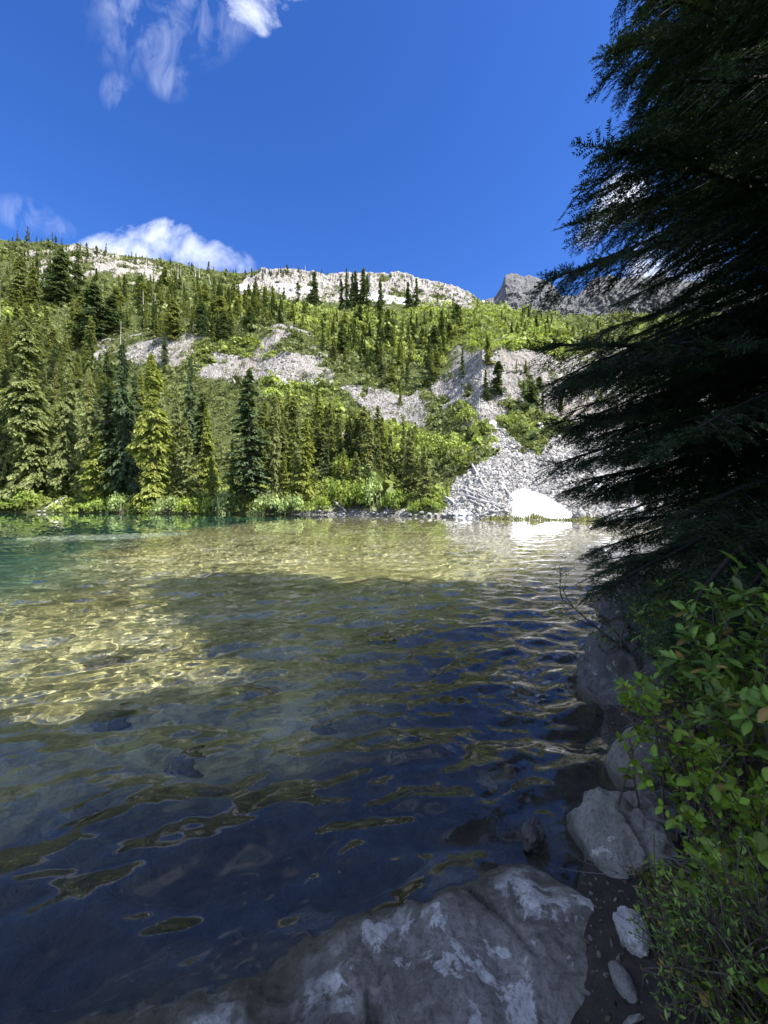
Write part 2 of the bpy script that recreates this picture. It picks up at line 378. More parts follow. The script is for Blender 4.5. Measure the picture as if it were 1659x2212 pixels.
# gentle wander of the shoreline so that it is not straight
slope_o = mesh('mountainside', np.stack([GX, GY, GZ], -1), gridF(NR, NC), M['slope'], smooth_=True, attrs=dict(rock=blur(rk0, 1).ravel(), talus=blur(tl0, 1).ravel(), grass=blur(gr0, 1).ravel()))
tag(slope_o, 'steep mountainside of grey cliffs, scree and green brush rising beyond the lake', kind='structure')
PYD = pyd(GY, GZ)
vis_from = int(sum(seg[:1]))
run = np.minimum.accumulate(np.where(np.arange(NR)[:, None] < vis_from, 9999, PYD), axis=0)
def ground_at(xd, yd):
    """first point of the slope that the photo shows at this column and row"""
    c = int(np.clip(np.searchsorted(xcol, xd), 0, NC - 1)); r = np.argmax(run[:, c] <= yd)
    if run[-1, c] > yd: r = int(np.argmin(PYD[:, c]))
    return GX[r, c], GY[r, c], GZ[r, c]

# far rock tower with its snow shoulder
def peak():
    sx = np.array([985, 1020, 1045, 1068, 1079, 1087, 1096, 1112, 1128, 1142, 1165, 1183, 1196, 1206, 1245, 1264, 1285, 1310, 1340, 1400, 1480, 1600, 1750])
    sy = np.array([700, 668, 652, 644, 628, 603, 596, 598, 604, 600, 607, 616, 628, 642, 642, 618, 604, 600, 607, 600, 612, 625, 640])
    xs = np.linspace(985, 1750, 420); n = 120
    top = np.interp(xs, sx, sy) + fbm(xs * .08, xs * 0, None, 4, 3, .6) * 4
    Y0 = 430 + 40 * smooth(1200, 1500, xs); Y1 = Y0 + 85
    f = np.linspace(0, 1, n)[:, None]
    Yg = Y0 * (1 - f) + Y1 * f
    prof = np.where(f < .45, f / .45 * .38, .38 + (f - .45) / .55 * .62)
    zb = CAM_H + TT(745.0) * Y0; zt = CAM_H + TT(top) * Y1
    Zg = zb * (1 - prof) + zt * prof
    Xg = U(xs)[None, :] * Yg
    k = np.sin(np.pi * np.clip(f, 0, 1)) ** .6
    Yg = Yg - k * (fbm(Xg * .035, Yg * .02, Zg * .02, 5, 9, .6, ridged=True) * 13 + fbm(Xg * .15, Yg * .1, Zg * .1, 3, 19, .6, ridged=True) * 3)
    # back side
    Xb = Xg[-1:] * 1.25; Yb = Yg[-1:] * 1.25; Zb = Zg[-1:] * .55
    V = np.stack([np.vstack([Xg, Xb]), np.vstack([Yg, Yb]), np.vstack([Zg, Zb])], -1)
    o = mesh('mountain_peak', V, gridF(n + 1, len(xs)), M['crag'], smooth_=False)
    tag(o, 'grey square-topped rock peak behind the green ridge', kind='structure')
def m_crag():
    m, t, b, o = new_mat('crag rock')
    ps = objpos(t, (1, 1, .6))
    n1 = noise(t, .09, 9, .68, .4, ps); n2 = noise(t, .5, 6, .7, .2, ps)
    c = ramp(t, n1, [(.3, (.075, .078, .085)), (.48, (.15, .152, .16)), (.66, (.25, .25, .25))]); c = mixc(t, step(t, n2, .55, .35), c, (.09, .085, .085))
    g = N(t, 'ShaderNodeNewGeometry'); sp = N(t, 'ShaderNodeSeparateXYZ'); t.links.new(g.outputs['Normal'], sp.inputs[0])
    c = mixc(t, mth(t, 'MULTIPLY', step(t, sp.outputs[2], .80, .92), .8), c, (.10, .12, .05))
    t.links.new(c, b.inputs['Base Color']); b.inputs['Roughness'].default_value = .95; bump(t, b, mth(t, 'ADD', n1, mth(t, 'MULTIPLY', n2, .4)), 6, .8); return m
M['crag'] = m_crag(); peak()

# ------------------------------------------------------------------ near bank and lake bed
SH = np.array([(-60, -25), (-14, -9), (-6, -2.2), (-2.2, -.3), (-.9, .55), (0, .9), (.5, 1.15), (.95, 1.65), (1.35, 2.2), (1.62, 2.75), (2.1, 3.5), (3.2, 5.4), (5.6, 8.6), (10, 14), (22, 22), (48, 36), (90, 50)], float)
def sdist(X, Y):
    """distance to the near shoreline, positive on land"""
    d = np.full(X.shape, 1e9); sg = np.zeros(X.shape)
    for (x1, y1), (x2, y2) in zip(SH[:-1], SH[1:]):
        ex, ey = x2 - x1, y2 - y1; t = np.clip(((X - x1) * ex + (Y - y1) * ey) / (ex * ex + ey * ey), 0, 1)
        px, py = X - x1 - t * ex, Y - y1 - t * ey; dd = np.hypot(px, py); s = np.where(ex * py - ey * px > 0, -1.0, 1.0)
        m_ = dd < d; d = np.where(m_, dd, d); sg = np.where(m_, s, sg)
    return d * sg
DEEP = np.array([(-9, -30), (-7.5, 0), (-6.9, 7.0), (-7.6, 9.6), (-10.9, 16.8), (-12.6, 27), (-9.5, 43), (0, 62), (20, 90)], float)
def deepd(X, Y):
    d = np.full(X.shape, 1e9); sg = np.zeros(X.shape)
    for (x1, y1), (x2, y2) in zip(DEEP[:-1], DEEP[1:]):
        ex, ey = x2 - x1, y2 - y1; t = np.clip(((X - x1) * ex + (Y - y1) * ey) / (ex * ex + ey * ey), 0, 1)
        px, py = X - x1 - t * ex, Y - y1 - t * ey; dd = np.hypot(px, py); s = np.where(ex * py - ey * px > 0, 1.0, -1.0)
        m_ = dd < d; d = np.where(m_, dd, d); sg = np.where(m_, s, sg)
    return d * sg
def gz(X, Y):
    X = np.asarray(X, float); Y = np.asarray(Y, float)
    d = sdist(X, Y) + fbm(X * 1.3, Y * 1.3, None, 3, 51) * .12 * np.clip(np.hypot(X, Y) / 2, .4, 3)
    land = .02 + .30 * (1 - np.exp(-np.maximum(d, 0) / .7)) + .16 * np.maximum(d, 0)
    land = land + smooth(0, 1.0, d) * fbm(X * .8, Y * .8, None, 4, 52) * .10
    dd = np.maximum(-d, 0)
    bed = -(.16 * (1 - np.exp(-dd / .25)) + .62 * (1 - np.exp(-dd / 1.6)) + .75 * (1 - np.exp(-dd / 14)))
    bed = bed + smooth(.3, 3, dd) * (fbm(X * .35, Y * .35, None, 4, 54) * .16 + fbm(X * 1.6, Y * 1.6, None, 3, 55) * .04)
    q = deepd(X, Y); bed = bed - 6.5 * smooth(0, 9, q) * (1 + .1 * fbm(X * .1, Y * .1, None, 2, 58))
    return np.where(d > 0, land, bed)
gz1 = lambda x, y: float(gz(np.array([x]), np.array([y]))[0])
def m_ground():
    m, t, b, o = new_mat('bank soil and lake bed'); p = objpos(t)
    g = N(t, 'ShaderNodeNewGeometry'); sp = N(t, 'ShaderNodeSeparateXYZ'); t.links.new(g.outputs['Position'], sp.inputs[0])
    soil = ramp(t, noise(t, 9, 7, .7, .3, p), [(.3, (.012, .009, .007)), (.55, (.035, .026, .020)), (.75, (.075, .056, .042))])
    n = noise(t, .55, 7, .68, .4, p); n2 = noise(t, 6.5, 6, .72, .2, p)
    bed = ramp(t, n, [(.30, (.20, .19, .075)), (.47, (.46, .44, .19)), (.58, (.62, .60, .31)), (.72, (.70, .68, .45))])
    bed = mixc(t, mth(t, 'MULTIPLY', step(t, n2, .58, .40), .55), bed, (.10, .095, .045))
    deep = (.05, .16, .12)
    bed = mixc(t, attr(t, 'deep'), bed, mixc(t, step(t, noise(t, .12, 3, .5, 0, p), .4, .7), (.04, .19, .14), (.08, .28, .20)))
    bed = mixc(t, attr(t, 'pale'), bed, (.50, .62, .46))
    # dark rock and debris of the near shallows, deepened with painted shade
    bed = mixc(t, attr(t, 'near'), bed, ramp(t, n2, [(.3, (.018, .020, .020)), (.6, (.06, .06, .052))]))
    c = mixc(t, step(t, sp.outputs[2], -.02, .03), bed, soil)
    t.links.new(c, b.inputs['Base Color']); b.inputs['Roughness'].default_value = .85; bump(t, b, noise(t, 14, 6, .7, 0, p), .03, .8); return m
M['ground'] = m_ground()
def near_ground():
    n = 560
    sx = np.linspace(-1, 1, n); X = .55 * np.sinh(np.arcsinh(130 / .55) * sx) + .5
    sy = np.linspace(-.80, 1, n); Y = .55 * np.sinh(np.arcsinh(95 / .55) * sy) + 1.2
    X, Y = np.meshgrid(X, Y); Z = gz(X, Y)
    dp = smooth(-.8, 3.5, deepd(X, Y) + fbm(X * .25, Y * .2, None, 3, 61) * 2.2)
    # a pale ledge in the green water
    e = ((X + 15.5) / 4.2) ** 2 + ((Y - 21.0 - (X + 15) * .35) / 2.6) ** 2 + fbm(X * .5, Y * .5, None, 3, 62) * .5
    pl = smooth(1.0, .6, e); Z = Z * (1 - pl) - 1.5 * pl
    d = sdist(X, Y); nr = smooth(3.7, 1.3, -d + fbm(X * .7, Y * .7, None, 3, 63) * .5) * (1 - smooth(2.4, 3.0, Y) * smooth(-.2, -1.2, X))  # near: dark bed left out at the left, painting the sun patch paler
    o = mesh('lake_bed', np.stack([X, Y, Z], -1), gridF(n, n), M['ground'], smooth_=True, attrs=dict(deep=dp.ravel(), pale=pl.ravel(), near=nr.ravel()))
    tag(o, 'dark soil bank running down into the sandy olive lake bed', kind='structure'); o.name = 'ground'
    o.cycles.is_caustics_receiver = True
near_ground()

# ------------------------------------------------------------------ water
def m_water():
    m = bpy.data.materials.new('lake water'); m.use_nodes = True; t = m.node_tree; t.nodes.clear()
    o = N(t, 'ShaderNodeOutputMaterial')
    g = N(t, 'ShaderNodeBsdfGlass'); g.inputs['IOR'].default_value = 1.43; g.inputs['Roughness'].default_value = 0.0; g.inputs['Color'].default_value = (1, 1, 1, 1)
    t.links.new(g.outputs[0], o.inputs['Surface'])
    return m
M['water'] = m_water()
def water():
    nc = 900
    ua = np.concatenate([np.linspace(-2.4, -1.08, 60, endpoint=False), np.linspace(-1.08, 1.0, nc), np.linspace(1.01, 2.4, 60)]); 
    # rows: fine near the shore, about a picture row apart farther out
    ys = [0.55]
    while ys[-1] < 112: ys.append(ys[-1] + max(.0085, ys[-1] ** 2 / (1.6 * 384 * 1.4)) if ys[-1] < 60 else ys[-1] + 6)
    Y = np.array(ys)[:, None] * np.ones(len(ua))[None]; X = ua[None] * Y
    r = np.random.default_rng(3); nw = 110
    lam = np.exp(r.uniform(math.log(.06), math.log(1.5), nw)); k = 2 * math.pi / lam
    th = r.normal(-1.45, .62, nw); kx = k * np.cos(th); ky = k * np.sin(th); ph = r.uniform(0, 6.28, nw)
    sl_ = np.where(lam < .12, .5, np.where(lam < .3, 1.05, np.where(lam < .7, 1.1, .7))); sl_ = sl_ / np.sqrt((sl_ ** 2).sum() / 2) * WAVE
    a = sl_ / k
    Z = np.zeros_like(X)
    wx = X + .12 * fbm(X * .6, Y * .6, None, 2, 71); wy = Y + .16 * fbm(X * .5, Y * .5, None, 2, 72)
    patch = .72 + .55 * fbm(X * .22, Y * .22, None, 3, 73)
    for i in range(nw): Z += a[i] * np.sin(kx[i] * wx + ky[i] * wy + ph[i])
    # calmer over the shallows by the foreground rock
    calm = .78 + .22 * smooth(.9, 2.8, np.hypot(X * .8, Y))
    ruff = 1 + .6 * np.maximum(smooth(3.0, 2.1, Y), smooth(-.8, .8, X) * smooth(9, 5.5, Y))     # rougher close to the bank where the chop runs in
    Z *= np.clip(patch, .3, 1.3) * calm * ruff
    o = mesh('water', np.stack([X, Y, Z], -1), gridF(len(ys), len(ua)), M['water'], smooth_=True)
    # the lake behind and beside the camera
    tag(o, 'rippled clear lake water, emerald far off and dark blue near the rocks', kind='structure')
    o.cycles.is_caustics_caster = True
    print('water', X.shape)
WAVE = .17
water()

# ------------------------------------------------------------------ foliage kit
def norm(a): return a / (np.linalg.norm(a, axis=-1, keepdims=True) + 1e-9)
def diamonds(P, D, Nn, ln, wd, bend=.0):
    """leaf-like four-cornered sprays: base P, direction D, face normal Nn"""
    D = norm(D); Sd = norm(np.cross(D, Nn)); Nn = np.cross(Sd, D)
    ln = ln[:, None]; wd = wd[:, None]
    V = np.stack([P, P + D * ln * .45 + Sd * wd * .5 - Nn * bend * ln * .1, P + D * ln - Nn * bend * ln, P + D * ln * .45 - Sd * wd * .5 - Nn * bend * ln * .1], 1)
    F = np.arange(len(P) * 4).reshape(-1, 4)
    return V.reshape(-1, 3), F
def conifer_crown(seed, H=20., R=3.0, nb=190, droop=.25, power=.85, clear=.05, per=13, fuzz=1.0, top=0.0, ln=.85, wd=.42):
    r = np.random.default_rng(seed)
    f = np.sort(r.uniform(0, 1, nb) ** .9); az = r.uniform(0, 2 * math.pi, nb)
    z = H * (clear + (1 - clear) * f)
    gap = .65 + .5 * vnoise(f * 7, az * .8, None, seed)                       # uneven outline: bites and bulges
    prof = (1 - f) ** power * (1 - .25 * np.exp(-f * 14)) + .05
    if top > 0: prof = np.where(f > .5, prof * (1 - top) + top * np.sqrt(np.maximum(1 - f, 0)) * .8, prof)
    Lb = R * prof * gap * r.uniform(.75, 1.2, nb)
    n = per; s = (np.arange(n) + r.uniform(.2, .9, (nb, n))) / n; s = .12 + .88 * s
    rr = Lb[:, None] * s
    a = az[:, None] + r.normal(0, .16, (nb, n)) * (1.2 - s * .3)
    zz = z[:, None] - droop * rr * s * 1.1 + .10 * rr + r.normal(0, .10, (nb, n)) * fuzz
    P = np.stack([np.cos(a) * rr, np.sin(a) * rr, zz], -1).reshape(-1, 3)
    A = a.reshape(-1); Sv = s.reshape(-1)
    Vs, Fs, Ts = [], [], []; off = 0
    for k in range(3):
        dA = A + r.normal(0, .75, A.shape) * (1.15 - .4 * Sv)
        D = np.stack([np.cos(dA), np.sin(dA), r.normal(-.28, .30, A.shape) - droop * .6], -1)
        Nn = norm(np.stack([r.normal(0, .35, A.shape), r.normal(0, .35, A.shape), np.ones_like(A)], -1))
        l = ln * r.uniform(.55, 1.15, A.shape) * (H / 20) ** .3 * (.55 + .45 * np.minimum(1, np.repeat(Lb, n) / 1.2)); w_ = l * wd * r.uniform(.7, 1.3, A.shape)
        V, F = diamonds(P - D * l[:, None] * .3, D, Nn, l, w_, .25)
        t = r.uniform(.7, 1.25, A.shape)[:, None] * np.array([.8, 1.0, 1.3, 1.0])[None]
        Vs.append(V); Fs.append(F + off); Ts.append(t.ravel()); off += len(V)
    # leader
    return np.concatenate(Vs), np.concatenate(Fs), np.concatenate(Ts)
def trunk_mb(H, r0, seed, lean=0.0, stubs=0, top=.97):
    r = np.random.default_rng(seed); n = 9; mb = MB()
    zz = np.linspace(-.04, top, n) * H; x = lean * (zz / H) ** 1.3 * H + np.cumsum(r.normal(0, .02, n)); y = np.cumsum(r.normal(0, .02, n))
    add_tube(mb, np.stack([x, y, zz], 1), r0 * (1 - .93 * np.linspace(0, 1, n)) + .015, 7)
    for i in range(stubs):
        h = r.uniform(.25, .95); a = r.uniform(0, 6.28); l = r.uniform(.4, 1.6) * (1.15 - h); b = np.array([lean * h ** 1.3 * H, 0, h * H])
        e = b + np.array([math.cos(a) * l, math.sin(a) * l, r.uniform(-.25, .35) * l]); add_tube(mb, [b, (b + e) / 2 + [0, 0, -.06], e], [r0 * .22, r0 * .14, .015], 4)
    return mb
# prototypes: kind -> list of (crown mesh, trunk mesh, height)
PROTO = {}
def make_protos():
    spec = dict(
        big=[dict(H=24, R=4.3, nb=290, droop=.40, power=.70, clear=.03, per=17, ln=.95), dict(H=24, R=3.7, nb=270, droop=.45, power=.8, clear=.05, per=15, ln=.9)],
        broad=[dict(H=14, R=3.8, nb=190, droop=.25, power=.6, clear=.0, per=14, top=.35), dict(H=14, R=3.3, nb=180, droop=.3, power=.65, clear=.02, per=14, top=.25)],
        slim=[dict(H=16, R=1.9, nb=200, droop=.5, power=.7, clear=.02, per=9, ln=.75), dict(H=16, R=1.6, nb=180, droop=.45, power=.8, clear=.03, per=8, ln=.7), dict(H=16, R=2.3, nb=200, droop=.45, power=.8, clear=.03, per=10, ln=.8)],
        spire=[dict(H=8, R=1.0, nb=90, droop=.3, power=.85, clear=.03, per=6, ln=.55), dict(H=8, R=1.35, nb=95, droop=.3, power=.7, clear=.0, per=7, ln=.6), dict(H=8, R=.8, nb=80, droop=.3, power=.8, clear=.1, per=5, ln=.5)],
        column=[dict(H=12, R=1.9, nb=190, droop=.35, power=.45, clear=.0, per=9, top=.85, ln=.8), dict(H=12, R=2.3, nb=200, droop=.3, power=.4, clear=.0, per=10, top=1.0, ln=.85), dict(H=12, R=1.5, nb=170, droop=.4, power=.5, clear=.0, per=8, top=.6, ln=.7)],
        sparse=[dict(H=20, R=2.6, nb=170, droop=.35, power=.8, clear=.12, per=11, ln=.8)])
    sd = 100
    for k, ls in spec.items():
        PROTO[k] = []
        for q in ls:
            sd += 1; V, F, T = conifer_crown(sd, **q)
            cm = mesh('crown', V, F, M['fol_olive'], tint=T); tm = trunk_mb(q['H'], q['H'] * .014 + .05, sd).build('trunk', M['bark'])
            PROTO[k].append((cm.data, tm.data, q['H']))
            bpy.data.objects.remove(cm); bpy.data.objects.remove(tm)
make_protos()
_mcache = {}
def mesh_with(me, mat):
    k = (me.name, mat.name)
    if k not in _mcache:
        m2 = me.copy(); m2.materials.clear(); m2.materials.append(mat); _mcache[k] = m2
    return _mcache[k]
TREES = []
def tree(xd, yb, yt, kind, tone='fol_olive', wide=1.0, name='conifer', lean=0.0, zone=None, label=None, group=None, variant=None):
    X, Y, Z = ground_at(xd, yb)
    h = (yb - yt) / FD * Y
    cm, tm, H = PROTO[kind][random.randrange(len(PROTO[kind])) if variant is None else variant % len(PROTO[kind])]
    r = empty(name, (X, Y, Z - .15), random.uniform(0, 6.28)); s = h / H
    wide = wide * (1.0 if zone == 'hero' and kind == 'big' else 1.35); r.scale = (s * wide, s * wide, s)
    ax = random.uniform(.88, 1.14); r.scale = (r.scale[0] * ax, r.scale[1] / ax, r.scale[2]); r.rotation_euler = (random.gauss(0, .025), lean + random.gauss(0, .025), r.rotation_euler[2])
    for me, nm, mt in ((mesh_with(cm, M[tone]), 'crown', 0), (tm, 'trunk', 0)):
        c = bpy.data.objects.new(nm, me); C.objects.link(c); c.parent = r
    TREES.append(dict(o=r, xd=xd, yb=yb, yt=yt, kind=kind, tone=tone, zone=zone, label=label, group=group, h=h))
    return r

# ------------------------------------------------------------------ trees across the lake, one by one
H_ = lambda xd, yb, yt, kind, tone, wide, label, **k: tree(xd, yb, yt, kind, tone, wide, zone='hero', label=label, **k)
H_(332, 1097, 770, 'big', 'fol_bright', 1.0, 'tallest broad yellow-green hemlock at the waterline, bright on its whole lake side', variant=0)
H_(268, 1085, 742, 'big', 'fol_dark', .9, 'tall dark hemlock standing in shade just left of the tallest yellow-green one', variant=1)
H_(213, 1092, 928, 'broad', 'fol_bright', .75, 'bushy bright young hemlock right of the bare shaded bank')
H_(68, 1078, 700, 'big', 'fol_olive', 1.1, 'very tall wide olive hemlock above the leaning grey trunk', variant=0)
H_(10, 1078, 770, 'big', 'fol_olive', .9, 'tall olive hemlock cut by the edge of the view, far left shore', variant=1)
H_(142, 1070, 765, 'big', 'fol_olive', .85, 'tall olive hemlock between the widest left one and the shaded gap', variant=1)
H_(196, 1075, 800, 'big', 'fol_olive', .8, 'olive hemlock behind the bushy bright young one', variant=0)
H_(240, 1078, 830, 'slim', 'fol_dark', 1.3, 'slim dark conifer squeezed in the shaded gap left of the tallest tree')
H_(400, 1082, 905, 'slim', 'fol_olive', 1.2, 'narrow olive conifer rising right of the tallest yellow-green tree')
H_(385, 1070, 830, 'big', 'fol_olive', .7, 'olive hemlock leaning close behind the right flank of the tallest tree', variant=1)
H_(540, 1100, 806, 'sparse', 'fol_dark', 1.25, 'tall sparse dark spire whose tip reaches the pale cliff, alone at the shore')
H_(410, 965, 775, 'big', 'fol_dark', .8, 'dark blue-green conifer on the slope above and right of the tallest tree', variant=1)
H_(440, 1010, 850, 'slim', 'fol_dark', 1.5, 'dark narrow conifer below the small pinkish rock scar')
H_(500, 1102, 950, 'slim', 'fol_bright', .9, 'thin yellow-green conifer just left of the tall sparse spire')
H_(530, 1104, 1040, 'slim', 'fol_bright', .9, 'short thin yellow-green conifer at the foot of the tall sparse spire')
H_(590, 1098, 860, 'big', 'fol_olive', .62, 'tall olive hemlock right of the sparse dark spire', variant=0)
H_(640, 1085, 880, 'big', 'fol_olive', .65, 'olive hemlock in the middle of the shore forest', variant=1)
H_(655, 1095, 905, 'slim', 'fol_bright', 1.1, 'brighter slim conifer in the middle of the shore forest')
H_(770, 1010, 905, 'slim', 'fol_olive', 1.8, 'wide olive conifer beside the small rock opening in the lower forest')
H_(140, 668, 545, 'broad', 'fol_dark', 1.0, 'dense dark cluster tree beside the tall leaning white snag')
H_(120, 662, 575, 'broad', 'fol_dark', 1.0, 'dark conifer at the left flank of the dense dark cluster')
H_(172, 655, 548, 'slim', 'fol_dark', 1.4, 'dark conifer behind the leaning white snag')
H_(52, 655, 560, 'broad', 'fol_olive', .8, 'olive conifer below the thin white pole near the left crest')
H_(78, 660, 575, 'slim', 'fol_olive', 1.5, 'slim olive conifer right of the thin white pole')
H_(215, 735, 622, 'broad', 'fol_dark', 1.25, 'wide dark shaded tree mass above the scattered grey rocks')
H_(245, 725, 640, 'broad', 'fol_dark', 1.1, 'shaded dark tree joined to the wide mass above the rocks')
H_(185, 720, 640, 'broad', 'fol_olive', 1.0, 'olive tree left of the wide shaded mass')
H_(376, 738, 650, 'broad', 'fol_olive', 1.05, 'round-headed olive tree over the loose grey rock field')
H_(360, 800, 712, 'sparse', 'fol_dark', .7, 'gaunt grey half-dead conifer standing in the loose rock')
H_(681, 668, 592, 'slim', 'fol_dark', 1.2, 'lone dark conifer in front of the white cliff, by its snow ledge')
H_(645, 668, 612, 'spire', 'fol_dark', 1.2, 'small dark spire in front of the snow ledge of the white cliff')
for q, (x, yt, wd) in enumerate([(748, 586, 1.0), (759, 595, .9), (768, 590, 1.0), (782, 586, 1.15), (793, 598, .95), (738, 608, 1.0)]):
    H_(x, 672, yt, 'slim', 'fol_dark', wd, ['tallest left tree', 'second tree', 'middle tree', 'thickest tree', 'right end tree', 'short left end tree'][q] + ' of the tight dark clump breaking the skyline by the cliff', group='tall clump on the skyline')
H_(821, 690, 607, 'slim', 'fol_dark', 1.1, 'slender dark conifer right of the tall skyline clump')
H_(880, 668, 612, 'slim', 'fol_dark', 1.2, 'left one of the two dark conifers before the darker crest rocks')
H_(897, 672, 607, 'slim', 'fol_dark', 1.3, 'right one of the two dark conifers before the darker crest rocks')
H_(942, 668, 637, 'spire', 'fol_dark', 1.3, 'small dark conifer at the right end of the white crest')
H_(978, 676, 640, 'spire', 'fol_dark', 1.5, 'squat dark conifer between the white crest and the snow saddle')
H_(953, 738, 671, 'slim', 'fol_dark', 1.3, 'dark slender conifer standing alone in bright green brush')
H_(990, 728, 665, 'slim', 'fol_olive', 1.3, 'olive conifer at the left edge of the bright green brush dome')
H_(819, 738, 678, 'slim', 'fol_dark', 1.3, 'dark conifer in the brush directly below the slender skyline one')
H_(737, 765, 700, 'slim', 'fol_dark', 1.5, 'dark conifer at the right shoulder of the lower grey cliff')
H_(865, 875, 830, 'slim', 'fol_olive', 1.3, 'lone olive conifer on the brown rocky slope')
H_(1140, 705, 662, 'spire', 'fol_dark', 1.2, 'left dark spire on the ridge below the rock tower')
H_(1125, 700, 668, 'spire', 'fol_dark', 1.0, 'small spire on the ridge under the rock tower snow')
H_(1030, 672, 646, 'spire', 'fol_dark', 1.2, 'dark spire at the foot of the snow saddle')

for i_, (x, yt, yb, wd) in enumerate([(6, 510, 524, 1), (46, 506, 530, 1), (68, 499, 533, 1.1), (73, 512, 533, 1), (88, 518, 535, 1.5), (98, 521, 538, 1.2), (112, 523, 542, 1.6), (121, 509, 543, .9), (128, 516, 543, 1), (141, 521, 545, 1.3), (181, 532, 549, .9), (194, 532, 550, 1.5),
        (215, 537, 556, 1.5), (235, 531, 560, 1), (290, 549, 574, 1), (300, 554, 576, 1), (351, 561, 585, 1), (373, 564, 590, 1), (418, 573, 596, 1), (453, 569, 604, 1.7), (491, 586, 603, 1), (513, 586, 603, 1.3), (532, 588, 605, 1.2), (547, 584, 605, 1.3), (569, 588, 612, 1), (608, 582, 598, 1.5), (623, 577, 596, 1.5), (646, 577, 595, 1.2)]):
    w_ = ['first', 'second', 'third', 'fourth', 'fifth', 'sixth', 'seventh', 'eighth', 'ninth', 'tenth', 'eleventh', 'twelfth', 'thirteenth', 'fourteenth']
    H_(x, yb, yt, 'spire', 'fol_dark', wd, f"{w_[i_ % 14]} larger spire from the left against the sky " + ('on the left crest before the cloud' if i_ < 14 else 'from the cloud to the white cliff'), group='spires on the skyline')

# the rest of the trees one can tell apart, zone by zone
_used = [(t['xd'], t['yb']) for t in TREES]
def scatter(zone, poly, n, h, kinds, tones, wide=(.8, 1.2), mind=10, aspect=1.6, seed=1):
    r = random.Random(seed); xs = [p[0] for p in poly]; ys = [p[1] for p in poly]; got = 0; tries = 0
    while got < n and tries < n * 60:
        tries += 1; x = r.uniform(min(xs), max(xs)); y = r.uniform(min(ys), max(ys))
        if not inpoly(np.array([x]), np.array([y]), poly)[0]: continue
        if any(abs(x - a) < mind and abs(y - b) < mind * aspect for a, b in _used): continue
        X, Y, Z = ground_at(x, y); hh = r.uniform(*h)
        random.seed(seed * 1000 + tries)
        tree(x, y, y - hh / Y * FD, r.choice(kinds), r.choice(tones), r.uniform(*wide), zone=zone); _used.append((x, y)); got += 1
scatter('left shore forest', [(-40, 1090), (-40, 900), (180, 890), (300, 900), (440, 960), (480, 1095), (300, 1092), (170, 1060), (100, 1085)], 34, (8, 19), ['big', 'slim', 'big'], ['fol_olive', 'fol_olive', 'fol_bright', 'fol_dark'], (.6, .95), 13, seed=2)
scatter('left hillside wood', [(-40, 900), (-40, 665), (120, 660), (230, 720), (200, 800), (260, 860), (180, 890)], 36, (9, 17), ['big', 'broad', 'column'], ['fol_olive', 'fol_olive', 'fol_olive', 'fol_dark'], (.8, 1.2), 12, seed=3)
scatter('upper wood under the crest', [(240, 690), (260, 630), (330, 618), (430, 618), (540, 640), (620, 655), (620, 700), (480, 745), (330, 725)], 42, (8, 15), ['slim', 'slim', 'broad', 'spire'], ['fol_olive', 'fol_dark', 'fol_dark', 'fol_olive'], (1.0, 1.5), 9, seed=4)
scatter('olive forest of the middle shore', [(560, 1095), (550, 940), (600, 900), (680, 930), (780, 960), (860, 1000), (945, 1060), (930, 1085), (840, 1092), (700, 1050), (640, 1095)], 48, (6, 12), ['column', 'column', 'slim'], ['fol_olive', 'fol_olive', 'fol_olive', 'fol_bright'], (1.0, 1.4), 9, seed=5)
scatter('brushy slope below the tall clump', [(600, 690), (640, 665), (820, 690), (1000, 690), (960, 770), (940, 850), (800, 830), (740, 800), (700, 730)], 30, (5, 10), ['slim', 'spire', 'broad'], ['fol_dark', 'fol_olive', 'fol_dark'], (1.0, 1.4), 13, seed=6)
scatter('grey ridge crest', [(0, 545), (200, 562), (400, 598), (520, 620), (520, 604), (400, 586), (200, 550), (0, 528)], 8, (5, 9), ['spire'], ['fol_dark', 'fol_dark', 'fol_olive'], (.8, 1.2), 5, .3, seed=7)
scatter('skyline above the white cliff', [(540, 612), (720, 604), (720, 594), (590, 594), (540, 602)], 12, (2.5, 5.5), ['spire'], ['fol_dark', 'fol_olive'], (.9, 1.3), 6, .3, seed=8)
scatter('right cliffs above the scree', [(1010, 900), (990, 780), (1100, 760), (1260, 790), (1300, 900), (1100, 900)], 12, (3, 8), ['slim', 'broad'], ['fol_dark', 'fol_olive'], (1.1, 1.6), 14, seed=9)
scatter('ridge under the rock tower', [(1040, 690), (1060, 684), (1230, 705), (1300, 715), (1300, 735), (1040, 705)], 12, (3, 8), ['spire', 'slim'], ['fol_dark'], (1., 1.4), 8, .5, seed=10)
print('trees', len(TREES))

